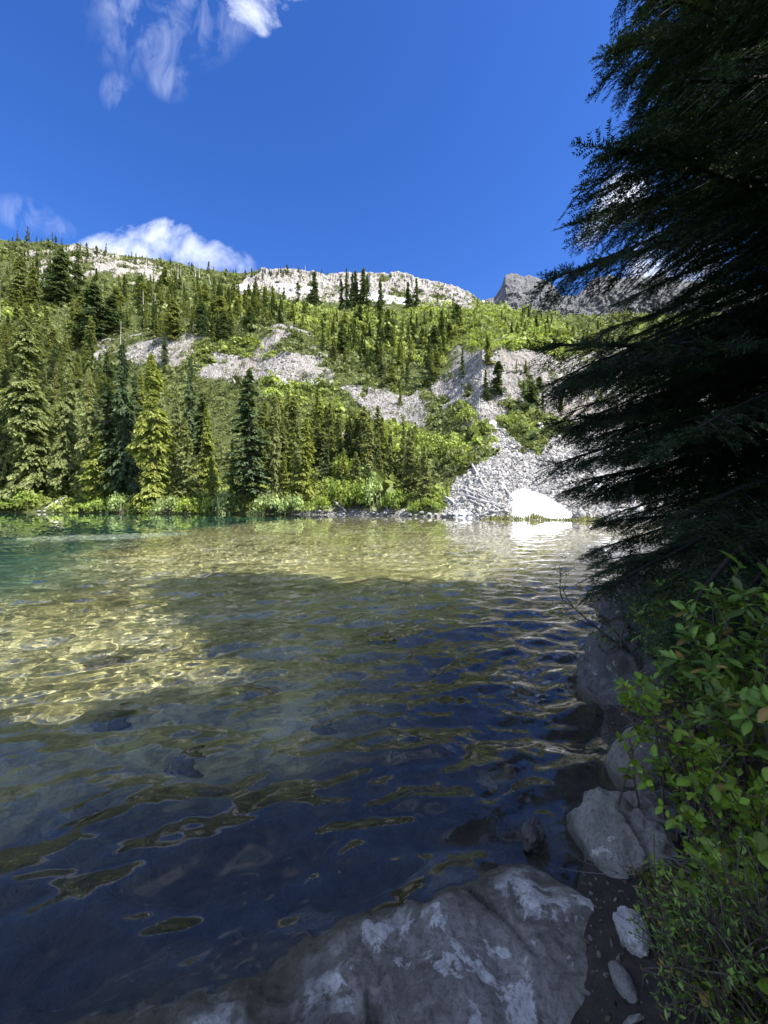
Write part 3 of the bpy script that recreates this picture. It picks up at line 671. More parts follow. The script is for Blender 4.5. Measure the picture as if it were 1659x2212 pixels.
# labels for the scattered ones: rank within a small landmark cell
ORD = ['first', 'second', 'third', 'fourth', 'fifth', 'sixth', 'seventh', 'eighth', 'ninth', 'tenth', 'eleventh', 'twelfth', 'thirteenth', 'fourteenth']
CELLS = {'left shore forest': [(90, 'below the wide olive shore hemlock'), (190, 'above the bare bank'), (300, 'around the bright young hemlock'), (400, 'beside the tallest shore hemlock'), (999, 'left of the sparse shore spire')],
 'left hillside wood': [(60, 'under the tallest white snag'), (140, 'under the stubby white pole'), (999, 'below the shaded tree mass')],
 'upper wood under the crest': [(330, 'around the tufted snag'), (400, 'under the white snag trio'), (470, 'under the paired snags'), (540, 'right of the paired snags'), (999, 'left below the white cliff')],
 'olive forest of the middle shore': [(620, 'right of the sparse shore spire'), (700, 'left of the small rock opening'), (780, 'below the small rock opening'), (860, 'behind the alder bushes'), (999, 'next to the scree')],
 'brushy slope below the tall clump': [(720, 'above the lower grey cliff'), (820, 'directly below the skyline clump'), (900, 'in brush below the darker crest rocks'), (999, 'left of the bright brush dome')],
 'grey ridge crest': [(100, 'on the grassy left crest'), (220, 'on the crest where the cloud begins'), (350, 'on the grey crest before the cloud'), (450, 'on the crest by the paired snags'), (999, 'on the crest left of the white cliff')],
 'skyline above the white cliff': [(999, 'on top of the white cliff')],
 'right cliffs above the scree': [(1080, 'on the cliff left of the scree top'), (1170, 'on the cliff over the scree island'), (1999, 'on the cliff by the hemlock tips')],
 'ridge under the rock tower': [(1110, 'below the snow saddle'), (1999, 'on the green ridge below the rock tower')]}
WORD = dict(fol_dark='dark', fol_olive='olive', fol_bright='yellow-green'); KW = dict(big='tall conifers', broad='bushy conifers', slim='slim conifers', spire='small spires', column='rounded conifers', sparse='sparse conifers')
cells = {}
for t in TREES:
    o = t['o']; o['category'] = 'tree'
    if t['label']: o['label'] = t['label']; o['group'] = t['group'] or 'conifers across the lake'; continue
    ph = next(p for m_, p in CELLS[t['zone']] if t['xd'] <= m_); cells.setdefault((ph, t['tone'], t['kind']), []).append(t); o['group'] = 'conifers of the ' + t['zone']
for (ph, tn_, kd), ls in cells.items():
    ls.sort(key=lambda t: t['xd'])
    for i, t in enumerate(ls):
        t['o']['label'] = (f"{ORD[min(i, 13)]} {WORD[tn_]} {KW[kd][:-1]} from the left {ph}" if len(ls) > 1 else f"only {WORD[tn_]} {KW[kd][:-1]} {ph}") 
def distant():
    r = np.random.default_rng(404); mats = [M['fol_dark'], M['fol_olive']]; Vs = [[], []]; Fs = [[], []]; Ts = [[], []]; off = [0, 0]; pr = []
    for kd in ('spire', 'slim'):
        for cm, tm, H in PROTO[kd]:
            V = np.zeros(len(cm.vertices) * 3, np.float32); cm.vertices.foreach_get('co', V); T = np.zeros(len(cm.vertices), np.float32); cm.attributes['tint'].data.foreach_get('value', T); pr.append((V.reshape(-1, 3), T, H))
    Z_ = [([(240, 700), (260, 630), (330, 615), (540, 640), (620, 655), (620, 700), (480, 745), (330, 735)], 170, (6, 12)), ([(600, 690), (640, 662), (820, 680), (1000, 690), (960, 770), (940, 850), (740, 800)], 110, (4, 9)), ([(0, 660), (0, 545), (200, 562), (240, 640)], 80, (5, 10)),
          ([(0, 540), (200, 560), (400, 596), (560, 614), (720, 600), (720, 594), (560, 600), (400, 582), (200, 548), (0, 526)], 60, (2, 5)), ([(0, 900), (0, 700), (230, 760), (260, 900)], 60, (8, 13)), ([(1000, 700), (1230, 710), (1300, 760), (1100, 750)], 24, (3, 6)), ([(560, 1060), (560, 930), (800, 960), (900, 1050)], 50, (5, 9))]
    for poly, n, h in Z_:
        xs = [p[0] for p in poly]; ys = [p[1] for p in poly]; got = 0
        while got < n:
            x, y = r.uniform(min(xs), max(xs)), r.uniform(min(ys), max(ys))
            if not inpoly(np.array([x]), np.array([y]), poly)[0]: continue
            X, Y, Z = ground_at(x, y); V, T, H = pr[r.integers(0, len(pr))]; s_ = r.uniform(*h) / H; a = r.uniform(0, 6.28); w_ = s_ * r.uniform(1.3, 2.0); c, sn = math.cos(a), math.sin(a); m_ = int(r.uniform() < .5)
            Vs[m_].append(np.stack([(V[:, 0] * c - V[:, 1] * sn) * w_ + X, (V[:, 0] * sn + V[:, 1] * c) * w_ + Y, V[:, 2] * s_ + Z - .2], -1)); Fs[m_].append(np.arange(len(V)).reshape(-1, 4) + off[m_]); Ts[m_].append(T * r.uniform(.8, 1.2)); off[m_] += len(V); got += 1
    for m_ in (0, 1): tag(mesh('distant_conifers', np.concatenate(Vs[m_]), np.concatenate(Fs[m_]), mats[m_], tint=np.concatenate(Ts[m_])), ('dark', 'olive')[m_] + ' small conifers scattered far up the mountainside', kind='stuff')
distant()

# dead silver snags
def snag(xd, yb, yt, lean, label, r0=.22, stubs=14, tuft=False):
    X, Y, Z = ground_at(xd, yb); h = (yb - yt) / FD * Y
    o = trunk_mb(h, r0, int(xd * 7 + yb), lean, stubs, 1.0).build('dead_tree', M['silver'], smooth_=True)
    o.location = (X, Y - 1.5, Z - .3); tag(o, label, 'dead tree', 'dead silver snags')
    return o
for a in [(12, 745, 500, -.012, 'tallest white snag with curving trunk at the left edge above the forest', .38, 26), (62, 622, 560, -.12, 'thin bare white pole beneath the left crest'),
          (177, 636, 548, -.30, 'white snag leaning left in front of the dark cluster'), (188, 628, 578, 0, 'short upright white snag right of the leaning one'), (84, 655, 610, 0, 'stubby white pole in pale green brush'),
          (325, 622, 538, 0, 'tall snag with a dark tufted tip crossing the cloud', .3), (318, 690, 635, 0, 'bare white pole in the dark upper wood'), (386, 618, 578, -.04, 'first of the three white snags of the left skyline trio'),
          (391, 620, 580, .03, 'middle of the three white snags of the left skyline trio'), (395, 622, 583, .06, 'last of the three white snags of the left skyline trio'),
          (429, 616, 568, -.08, 'longer one of the paired white snags on the skyline'), (436, 616, 574, 0, 'shorter one of the paired white snags on the skyline'), (460, 628, 598, -.14, 'small leaning white snag right of the paired ones'),
          (343, 672, 640, 0, 'thin white snag near the bare pole in the upper wood'), (528, 705, 682, 0, 'short white stick in the brush above the grey cliff'),
          (662, 598, 580, 0, 'brown broken stub on top of the white cliff'), (268, 830, 700, .02, 'grey dead leader rising out of the dark hemlock', .2), (1030, 905, 862, 0, 'grey dead pole at the foot of the right cliff')]:
    snag(*a)

# ------------------------------------------------------------------ brush, scree, snow and driftwood on the far side
def clumps(P, R, nq, seed, flat=.75, leaf=.42, tl=1.0):
    """many small leafy domes as one mesh: centres P, radii R, nq leaf faces each"""
    r = np.random.default_rng(seed); n = len(P); R = np.asarray(R, float)
    d = norm(r.normal(0, 1, (n, nq, 3))); d[..., 2] = np.abs(d[..., 2]) * 1.0 - .12
    lob = 1 + .35 * vnoise(d[..., 0] * 2 + P[:, None, 0], d[..., 1] * 2 + P[:, None, 1], d[..., 2] * 2, seed)
    q = P[:, None] + d * (R[:, None] * lob * r.uniform(.55, 1.05, (n, nq)))[..., None] * np.array([1, 1, flat * 1.15])
    Nn = norm(d + r.normal(0, .45, (n, nq, 3))).reshape(-1, 3)
    D = norm(np.cross(Nn, r.normal(0, 1, Nn.shape))); q = q.reshape(-1, 3)
    l = (R[:, None] * leaf * r.uniform(.7, 1.4, (n, nq))).ravel()
    V, F = diamonds(q - D * l[:, None] * .5, D, Nn, l, l * .75, .15)
    t = (r.uniform(.6, 1.35, n)[:, None] * r.uniform(.75, 1.3, (n, nq))).ravel() * tl
    return V, F, np.repeat(t, 4)
def slope_samples(n, seed, cond, x0=-60, x1=1500):
    r = np.random.default_rng(seed); c = r.integers(np.searchsorted(xcol, x0), np.searchsorted(xcol, x1), n * 4); q = r.integers(12, NR - 25, n * 4)
    X, Y, Z = GX[q, c], GY[q, c], GZ[q, c]
    ok = cond(pxd(X, Y), pyd(Y, Z), X, Y, Z, q, c)
    i = np.nonzero(ok)[0][:n]; return X[i], Y[i], Z[i]
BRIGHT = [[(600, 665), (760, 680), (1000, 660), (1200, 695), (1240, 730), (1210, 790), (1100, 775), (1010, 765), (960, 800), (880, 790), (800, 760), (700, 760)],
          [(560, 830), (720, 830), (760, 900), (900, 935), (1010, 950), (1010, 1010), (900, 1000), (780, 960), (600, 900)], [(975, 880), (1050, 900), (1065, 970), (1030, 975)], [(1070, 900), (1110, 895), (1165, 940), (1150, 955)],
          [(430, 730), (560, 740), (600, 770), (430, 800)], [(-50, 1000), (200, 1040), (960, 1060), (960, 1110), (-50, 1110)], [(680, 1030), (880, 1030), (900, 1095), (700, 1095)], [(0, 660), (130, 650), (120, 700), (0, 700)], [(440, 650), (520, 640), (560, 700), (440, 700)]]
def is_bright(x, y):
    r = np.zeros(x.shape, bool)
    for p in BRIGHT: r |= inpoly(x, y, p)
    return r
def cover(name, label, n, seed, mat, cond, rad, nq=26, leaf=.42):
    X, Y, Z = slope_samples(n, seed, cond); r = np.random.default_rng(seed + 5)
    R = rad * (.45 + Y / 210) * np.exp(r.normal(0, .42, len(X)))
    V, F, T = clumps(np.stack([X, Y, Z + R * .12], -1), R, nq, seed, leaf=leaf)
    T = T * np.repeat(.85 + .35 * fbm(X * .05, Y * .05, None, 3, seed), nq * 4)
    tag(mesh(name, V, F, mat, tint=T), label, kind='stuff')
rkm = lambda q, c: rk0[q, c] > .5
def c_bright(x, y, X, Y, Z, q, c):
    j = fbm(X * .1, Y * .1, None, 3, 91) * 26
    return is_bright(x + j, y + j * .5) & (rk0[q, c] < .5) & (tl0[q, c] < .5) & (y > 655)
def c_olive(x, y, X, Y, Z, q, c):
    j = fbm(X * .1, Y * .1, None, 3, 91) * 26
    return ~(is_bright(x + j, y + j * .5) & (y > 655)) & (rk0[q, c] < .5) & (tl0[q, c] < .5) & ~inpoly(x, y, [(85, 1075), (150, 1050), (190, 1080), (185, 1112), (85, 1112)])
def c_rock(x, y, X, Y, Z, q, c):
    v = fbm(X * .09, Y * .07, Z * .16, 4, 95)
    lim = np.where(inpoly(x, y, ROCKS[1]), -.25, np.where(y < 665, .12, np.where(x > 930, .06, .02)))
    return (rk0[q, c] > .5) & (v > lim)
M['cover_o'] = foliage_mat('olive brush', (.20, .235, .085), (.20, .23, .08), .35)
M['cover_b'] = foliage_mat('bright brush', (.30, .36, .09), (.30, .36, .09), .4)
M['cover_d'] = foliage_mat('heath on ledges', (.17, .20, .07), (.16, .19, .065), .3)
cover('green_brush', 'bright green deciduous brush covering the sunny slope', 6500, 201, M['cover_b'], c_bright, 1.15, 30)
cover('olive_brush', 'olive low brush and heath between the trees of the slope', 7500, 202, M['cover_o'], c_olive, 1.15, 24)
cover('ledge_brush', 'low heath growing on ledges of the grey cliffs', 3000, 203, M['cover_d'], c_rock, .75, 22)

ICO = None
def ico():
    global ICO
    if ICO is None:
        p = (1 + 5 ** .5) / 2
        V = np.array([(-1, p, 0), (1, p, 0), (-1, -p, 0), (1, -p, 0), (0, -1, p), (0, 1, p), (0, -1, -p), (0, 1, -p), (p, 0, -1), (p, 0, 1), (-p, 0, -1), (-p, 0, 1)]) / 1.9
        F = np.array([(0, 11, 5), (0, 5, 1), (0, 1, 7), (0, 7, 10), (0, 10, 11), (1, 5, 9), (5, 11, 4), (11, 10, 2), (10, 7, 6), (7, 1, 8), (3, 9, 4), (3, 4, 2), (3, 2, 6), (3, 6, 8), (3, 8, 9), (4, 9, 5), (2, 4, 11), (6, 2, 10), (8, 6, 7), (9, 8, 1)])
        ICO = (V, F)
    return ICO
def rotm(r, n):
    q = norm(r.normal(0, 1, (n, 4))); w_, x, y, z = q.T
    return np.stack([np.stack([1 - 2 * (y * y + z * z), 2 * (x * y - z * w_), 2 * (x * z + y * w_)], -1), np.stack([2 * (x * y + z * w_), 1 - 2 * (x * x + z * z), 2 * (y * z - x * w_)], -1), np.stack([2 * (x * z - y * w_), 2 * (y * z + x * w_), 1 - 2 * (x * x + y * y)], -1)], 1)
def rocks(P, R, seed):
    r = np.random.default_rng(seed); n = len(P); V, F = ico()
    Q = V[None] * (1 + r.normal(0, .22, (n, 12, 1))) * np.array([1, .8, .55]) * np.exp(r.normal(0, .22, (n, 1, 3)))
    Q = np.einsum('nij,nkj->nki', rotm(r, n), Q) * np.asarray(R)[:, None, None] + P[:, None]
    return Q.reshape(-1, 3), (F[None] + (np.arange(n) * 12)[:, None, None]).reshape(-1, 3), np.repeat(r.uniform(.6, 1.25, n), 12)
def m_stone():
    m, t, b, o = new_mat('scree stone'); p = objpos(t)
    c = ramp(t, noise(t, 2.2, 5, .65, .2, p), [(.3, (.23, .22, .20)), (.55, (.42, .405, .38)), (.75, (.53, .515, .49))])
    c = mixc(t, 1.0, c, N_val(t, attr(t, 'tint')), 'MULTIPLY'); t.links.new(c, b.inputs['Base Color']); b.inputs['Roughness'].default_value = .95
    bump(t, b, noise(t, 6, 5, .7, 0, p), .08, .6); return m
M['stone'] = m_stone()
SNOWP = [(1096, 1119), (1100, 1095), (1103, 1066), (1122, 1052), (1150, 1060), (1185, 1075), (1215, 1092), (1238, 1112), (1232, 1124), (1150, 1126)]
def scree():
    X, Y, Z = slope_samples(34000, 301, lambda x, y, X, Y, Z, q, c: (tl0[q, c] > .5) & (fbm(X * .2, Y * .2, None, 3, 44) > -.6) & ~inpoly(x, y, SNOWP), 900, 1700)
    r = np.random.default_rng(8); R = np.exp(r.normal(math.log(.115), .55, len(X))) * (.6 + Y / 90)
    R = np.minimum(R, .6)
    V, F, T = rocks(np.stack([X, Y, Z + R * .1], -1), R, 302); tag(mesh('scree_stones', V, F, M['stone'], tint=T), 'pale broken stones of the scree fan', kind='stuff')
    X, Y, Z = slope_samples(7000, 303, lambda x, y, X, Y, Z, q, c: (rk0[q, c] > .5) & (y > 690) & (fbm(X * .08, Y * .08, None, 3, 45) > -.1))
    r = np.random.default_rng(9); R = np.exp(r.normal(math.log(.22), .45, len(X))) * (.4 + Y / 190)
    V, F, T = rocks(np.stack([X, Y, Z + R * .1], -1), R, 304); tag(mesh('broken_rock', V, F, M['stone'], tint=T), 'loose angular blocks lying on the lower cliffs', kind='stuff')
scree()

def one_rock(name, P, R, seed, mat, sq=(1, .8, .6), sub=3, rough=.16):
    r = np.random.default_rng(seed); V, F = ico(); V = V.copy() * (1 + r.normal(0, .1, (12, 1)))
    for _ in range(sub):
        e = {}; nV = list(V); nF = []
        def mid(a, b):
            k = (min(a, b), max(a, b))
            if k not in e: e[k] = len(nV); nV.append((nV[a] + nV[b]) / 2 * 1.0)
            return e[k]
        for a, b, c in F:
            ab, bc, ca = mid(a, b), mid(b, c), mid(c, a); nF += [(a, ab, ca), (b, bc, ab), (c, ca, bc), (ab, bc, ca)]
        V = np.array(nV); F = np.array(nF)
        if _ == 0: V = V / np.linalg.norm(V, axis=1)[:, None] ** .55
    n = norm(V); V = V * (1 + rough * fbm(V[:, 0] * 2 + seed, V[:, 1] * 2, V[:, 2] * 2, 4, seed) + (rough * .45 * fbm(V[:, 0] * 5 + seed, V[:, 1] * 5, V[:, 2] * 5, 4, seed + 9, .65, ridged=True) if sub > 3 else 0))[:, None]
    V = V * np.array(sq) * R
    a = r.uniform(0, 6.28); c, s = math.cos(a), math.sin(a); V = V @ np.array([[c, s, 0], [-s, c, 0], [0, 0, 1]])
    o = mesh(name, V, F, mat, smooth_=sub > 2, tint=np.full(len(V), r.uniform(.8, 1.15))); o.location = P; return o

def snow(poly, label, th=.6, jit=6):
    xs = [p[0] for p in poly]; ys = [p[1] for p in poly]
    c0, c1 = np.searchsorted(xcol, min(xs) - 25), np.searchsorted(xcol, max(xs) + 25)
    sub = PYD[:, c0:c1]; ok = (sub > min(ys) - 20) & (sub < max(ys) + 20); rr = np.nonzero(ok.any(1))[0]; r0, r1 = max(rr[0] - 4, 0), min(rr[-1] + 5, NR)
    X, Y, Z = GX[r0:r1, c0:c1], GY[r0:r1, c0:c1], GZ[r0:r1, c0:c1]
    j = (fbm(X * .5, Y * .5, None, 4, 66) + .6 * fbm(X * 1.6, Y * 1.6, None, 3, 68)) * jit
    m_ = inpoly(pxd(X, Y) + j, pyd(Y, Z) + j * .6, poly).astype(float)
    for _ in range(2): m_ = blur(m_, 1)
    m_[0] = m_[-1] = 0; m_[:, 0] = m_[:, -1] = 0
    Zs = Z.copy()
    for _ in range(6): Zs = blur(Zs, 1)
    Zs = np.where(m_ > .3, Zs, Z)
    h = th * (smooth(.15, .8, m_) * 1.5 - .5) + .03 * fbm(X, Y, None, 3, 67)
    keepf = []
    nr, nc = X.shape; Fq = gridF(nr, nc); mm = m_.ravel(); Fq = Fq[(mm[Fq] > .03).any(1)]
    Zt = np.maximum(Zs, Z - .2) + h
    o = mesh('snow_patch', np.stack([X, Y - .05, Zt], -1), Fq, M['snow'], smooth_=True); tag(o, label, 'snow patch', 'snow patches')
m_, t_, b_, o_ = new_mat('snow'); p_ = objpos(t_)
t_.links.new(ramp(t_, noise(t_, 1.5, 5, .6, 0, p_), [(.36, (.42, .41, .39)), (.50, (.72, .72, .73)), (.68, (.84, .84, .85))]), b_.inputs['Base Color']); b_.inputs['Roughness'].default_value = .6; bump(t_, b_, noise(t_, 1.1, 4, .5, 0, p_), .15, .5); M['snow'] = m_
snow(SNOWP, 'large white snow patch melting at the foot of the scree by the water', .10, 14)
snow([(1270, 1045), (1310, 1042), (1370, 1065), (1370, 1085), (1300, 1070)], 'snow patch on the scree glimpsed between the hemlock boughs', .5)
snow([(983, 1103), (1005, 1100), (1023, 1110), (1018, 1119), (985, 1119)], 'small snow remnant beside the driftwood at the waterline', .1, 2)
snow([(1054, 915), (1066, 912), (1075, 920), (1066, 927), (1056, 922)], 'round white snow spot at the top of the scree under the cliff', .5, 1)
snow([(1160, 918), (1170, 917), (1173, 924), (1162, 926)], 'tiny snow spot right of the green scree bushes', .4, 1)
snow([(1245, 925), (1262, 930), (1300, 950), (1300, 960), (1265, 945)], 'thin slanting snow strip high on the right scree', .5, 2)
snow([(590, 826), (618, 822), (624, 829), (600, 833)], 'left one of two snow slivers on the green bench', .6, 2)
snow([(652, 827), (680, 824), (690, 832), (662, 835)], 'right one of two snow slivers on the green bench', .6, 2)
snow([(590, 622), (615, 618), (660, 624), (690, 628), (660, 637), (610, 634)], 'snow ledge at the foot of the left white cliff', .9, 3)
snow([(505, 622), (545, 620), (545, 631), (515, 634)], 'snow bit under the small cliff left of the white one', .8, 2)
snow([(745, 640), (800, 638), (880, 652), (875, 662), (800, 655), (745, 650)], 'long thin snow ledge below the darker crest rocks', .9, 3)
snow([(1040, 655), (1062, 642), (1075, 648), (1060, 668), (1040, 664)], 'snow saddle left of the rock tower', .9, 2)

def log(x1, y1, x2, y2, r0, label, name='driftwood_log', up=.25, r1=None, mat='silver'):
    A = np.array(ground_at(x1, y1)); B = np.array(ground_at(x2, y2)); A[2] += up; B[2] += up
    if y1 > 1116: A[2] = max(A[2], .05)
    f = np.linspace(0, 1, 7)[:, None]; P = A * (1 - f) + B * f; r = np.random.default_rng(int(x1 * 3 + y1)); P[1:-1] += r.normal(0, .05, (5, 3)); P[1:-1, 2] += .1
    mb = MB(); add_tube(mb, P, np.linspace(r0, r1 or r0 * .6, 7) * (1 + r.normal(0, .07, 7)), 8)
    for k in range(3):
        i = r.integers(1, 6); e = P[i] + r.normal(0, .35, 3) + [0, 0, .3]; add_tube(mb, [P[i], (P[i] + e) / 2, e], [r0 * .3, r0 * .2, .02], 5)
    c = P.mean(0); o = mb.build(name, M[mat], smooth_=True); o.data.transform(Matrix.Translation(-Vector(c))); o.location = c
    tag(o, label, 'log', 'driftwood at the far shore')
for a in [(98, 1104, 140, 1078, .32, 'pale leaning log propped at the waterline on the bare left bank'), (128, 1105, 136, 1086, .16, 'short stick upright beside the pale leaning log'),
          (100, 955, 125, 1000, .3, 'grey leaning trunk below the wide olive hemlock'), (722, 1090, 748, 1112, .2, 'thin pale log slanting to the shore under the willows'),
          (946, 1064, 985, 1098, .17, 'thin straight log lying along the edge of the grass and scree'), (1016, 1005, 1045, 1055, .2, 'long grey log lying up the scree'),
          (1018, 968, 1028, 995, .12, 'thin stick high on the scree above the long grey log'), (995, 1062, 1050, 1085, .14, 'upper one of the long driftwood logs on the scree foot'),
          (1000, 1075, 1095, 1108, .17, 'longest driftwood log, slanting across the scree foot'), (1030, 1088, 1100, 1100, .15, 'driftwood log just above the waterline pile'),
          (1052, 1112, 1098, 1112, .2, 'thick bleached log lying flat at the waterline pile'), (1080, 1112, 1064, 1098, .17, 'short bleached log standing up from the waterline pile'),
          (1040, 1118, 1072, 1104, .14, 'crooked root end in the waterline pile'), (1090, 1062, 1108, 1085, .13, 'dark stick at the left edge of the big snow patch'),
          (445 + 600, 1100, 1010, 1085, .12, 'thin grey log behind the waterline pile'), (838, 1110, 826, 1094, .1, 'crooked grey stump among the shore stones'), (870, 1112, 890, 1100, .12, 'short pale log among the shore stones'),
          (412 + 28, 712, 452, 696, .35, 'bleached log lying on the slope high above the rock field')]:
    log(*a)
def shore_rocks():
    r = random.Random(5); spots = [(88, 1106, .35), (100, 1107, .3), (118, 1107, .25), (235, 1108, .45), (7, 1092, .8)]
    lab = ['left one of three small pale stones by the leaning log', 'middle one of three small pale stones by the leaning log', 'right one of three small pale stones by the leaning log', 'pale boulder at the waterline below the bushy young hemlock', 'pale boulder in the brush at the far left shore']
    xs = [655, 690, 705, 742, 762, 778, 790, 806, 815, 832, 846, 860, 872, 884, 897, 910, 925, 940, 955, 968, 978, 1028, 1046, 1060, 1092]
    for i, x in enumerate(xs):
        spots.append((x, np.interp(x, [600, 760, 960, 1100], [1110, 1112, 1116, 1120]) - r.uniform(0, 5), r.uniform(.18, .42)))
        words = ['first', 'second', 'third', 'fourth', 'fifth', 'sixth', 'seventh', 'eighth', 'ninth', 'tenth', 'eleventh', 'twelfth', 'thirteenth', 'fourteenth', 'fifteenth', 'sixteenth', 'seventeenth', 'eighteenth', 'nineteenth', 'twentieth']
        lab.append(f'{words[i] if i < 20 else words[i - 20]} from the left of the pale stones edging the ' + ('middle shore below the willows' if i < 20 else 'scree beside the driftwood pile'))
    for (x, y, R), l in zip(spots, lab):
        X, Y, Z = ground_at(x, y)
        o = one_rock('boulder', (X, Y - .5, max(Z, 0) + R * .25), R, int(x), M['stone'], (1, .8, .6), 1, .3); tag(o, l, 'boulder', 'pale stones along the far shore')
shore_rocks()

# rounded willows and other bushes along the far waterline: one thing each
def bush_proto(seed, n=26, nq=34):
    r = np.random.default_rng(seed); P = norm(r.normal(0, 1, (n, 3))) * (r.uniform(.3, 1, n) ** .4)[:, None] * [1, 1, .75]; P[:, 2] = np.abs(P[:, 2])
    V, F, T = clumps(P, r.uniform(.28, .45, n), nq, seed, flat=1, leaf=.36); me = mesh('foliage', V, F, M['bush'], tint=T)
    mb = MB()
    for i in range(0, n, 2): e = P[i] * .9; add_tube(mb, [[0, 0, -.1], e * [.35, .35, .5], e], [.05, .03, .01], 4)
    st = mb.build('stem', M['bark']); d = (me.data, st.data); bpy.data.objects.remove(me); bpy.data.objects.remove(st); return d
BP = [bush_proto(s) for s in (901, 902, 903)]
def bush(xd, yb, w_, h_, mat, label):
    X, Y, Z = ground_at(xd, yb); s = w_ / FD * Y / 2; hz = h_ / FD * Y / 1.0
    r = empty('leafy_bush', (X, Y, Z - .1), random.uniform(0, 6.28)); r.scale = (s, s, hz); tag(r, label, 'bush', 'bushes along the far waterline')
    a, b = random.choice(BP)
    for me, nm in ((mesh_with(a, M[mat]), 'foliage'), (b, 'stem')): c = bpy.data.objects.new(nm, me); C.objects.link(c); c.parent = r
B_ = [(20, 1100, 80, 34, 'bush', 'low yellow-green bush at the far left waterline'), (62, 1098, 60, 40, 'bush', 'yellow-green bush left of the bare bank and its log'), (175, 1108, 50, 26, 'bush', 'low bush just right of the leaning log'),
      (225, 1107, 60, 32, 'bush', 'bright low bush under the bushy young hemlock'), (262, 1107, 50, 42, 'bush_pale', 'pale ragged bush with a dry stick between the two bright hemlocks'), (312, 1108, 50, 18, 'bush', 'narrow strip of low bush at the foot of the tallest tree'),
      (365, 1108, 56, 40, 'bush_pale', 'pale bush right of the foot of the tallest tree'), (412, 1108, 60, 36, 'bush', 'green bush between the pale bush and the rounded willow'), (455, 1108, 40, 38, 'bush', 'green bush left of the roundest pale willow'),
      (482, 1108, 62, 52, 'bush_pale', 'roundest pale willow on the waterline'), (577, 1110, 70, 50, 'bush_pale', 'pale willow right of the sparse dark spire'), (632, 1110, 60, 44, 'bush_pale', 'pale willow right of the spire willow, before slim conifers'),
      (690, 1106, 56, 40, 'bush', 'green bush left of the thin slanting log'), (735, 1080, 60, 50, 'bush', 'green bush above the thin slanting log'), (775, 1098, 70, 60, 'bush', 'broad green bush in the middle of the alder group'),
      (815, 1095, 60, 70, 'bush_pale', 'tallest pale alder bush of the alder group'), (850, 1100, 56, 46, 'bush', 'green alder bush at the right of the alder group'), (795, 1050, 60, 50, 'bush_pale', 'pale bush behind the alder group'),
      (900, 1103, 44, 22, 'bush', 'small grassy bush under the dark olive forest end'), (932, 1098, 46, 26, 'bush', 'small yellow-green bush by the scree edge'), (745, 1030, 56, 46, 'bush', 'green bush below the small rock opening'),
      (1012, 912, 50, 36, 'cover_b', 'bright green bush hanging above the left edge of the scree'), (1035, 940, 44, 30, 'cover_b', 'bright green bush lower on the left edge of the scree'), (1060, 960, 30, 18, 'cover_b', 'lowest small green bush on the left edge of the scree'),
      (1095, 918, 44, 26, 'cover_b', 'bright green bush on the scree island below the cliff'), (1125, 935, 44, 26, 'fol_olive', 'dark green bush on the scree island below the cliff'), (1147, 950, 36, 22, 'fol_dark', 'lowest dark bush of the scree island'),
      (1215, 925, 40, 16, 'cover_b', 'green bush patch near the slanting snow strip'), (960, 985, 70, 40, 'cover_b', 'wide green bush capping the olive forest end'), (915, 965, 70, 34, 'cover_b', 'green bush below the rocky brown slope'),
      (985, 1000, 50, 34, 'fol_olive', 'dark rounded bush overhanging the scree')]
for b in B_: bush(*b)
# reeds at the far right waterline
def reeds():
    r = np.random.default_rng(77); n = 1500; xd = r.uniform(1040, 1300, n); yd = np.interp(xd, [1040, 1300], [1119, 1123]) + r.uniform(-3, 3, n)
    k = fbm(xd * .03, yd * .05, None, 3, 8); Y = CAM_H * FD / (yd - HY + .0) ; X = U(xd) * Y; h = (.35 + .55 * np.clip(k + .4, 0, 1) + .5 * np.exp(-((xd - 1158) / 18) ** 2)) * r.uniform(.5, 1.1, n)
    D = norm(np.stack([r.normal(0, .35, n), r.normal(0, .2, n), np.ones(n)], -1)); P = np.stack([X, Y, np.full(n, -.08)], -1)
    V, F = diamonds(P, D, norm(np.stack([r.normal(0, .5, n), -np.ones(n), np.zeros(n)], -1)), h, np.full(n, .10)); tag(mesh('reeds', V, F, M['reed'], tint=np.repeat(r.uniform(.7, 1.3, n), 4)), 'low yellow-green reeds standing in the water before the snow patch', kind='stuff')
M['reed'] = foliage_mat('reeds', (.22, .23, .07), (.2, .22, .06), .3); reeds()

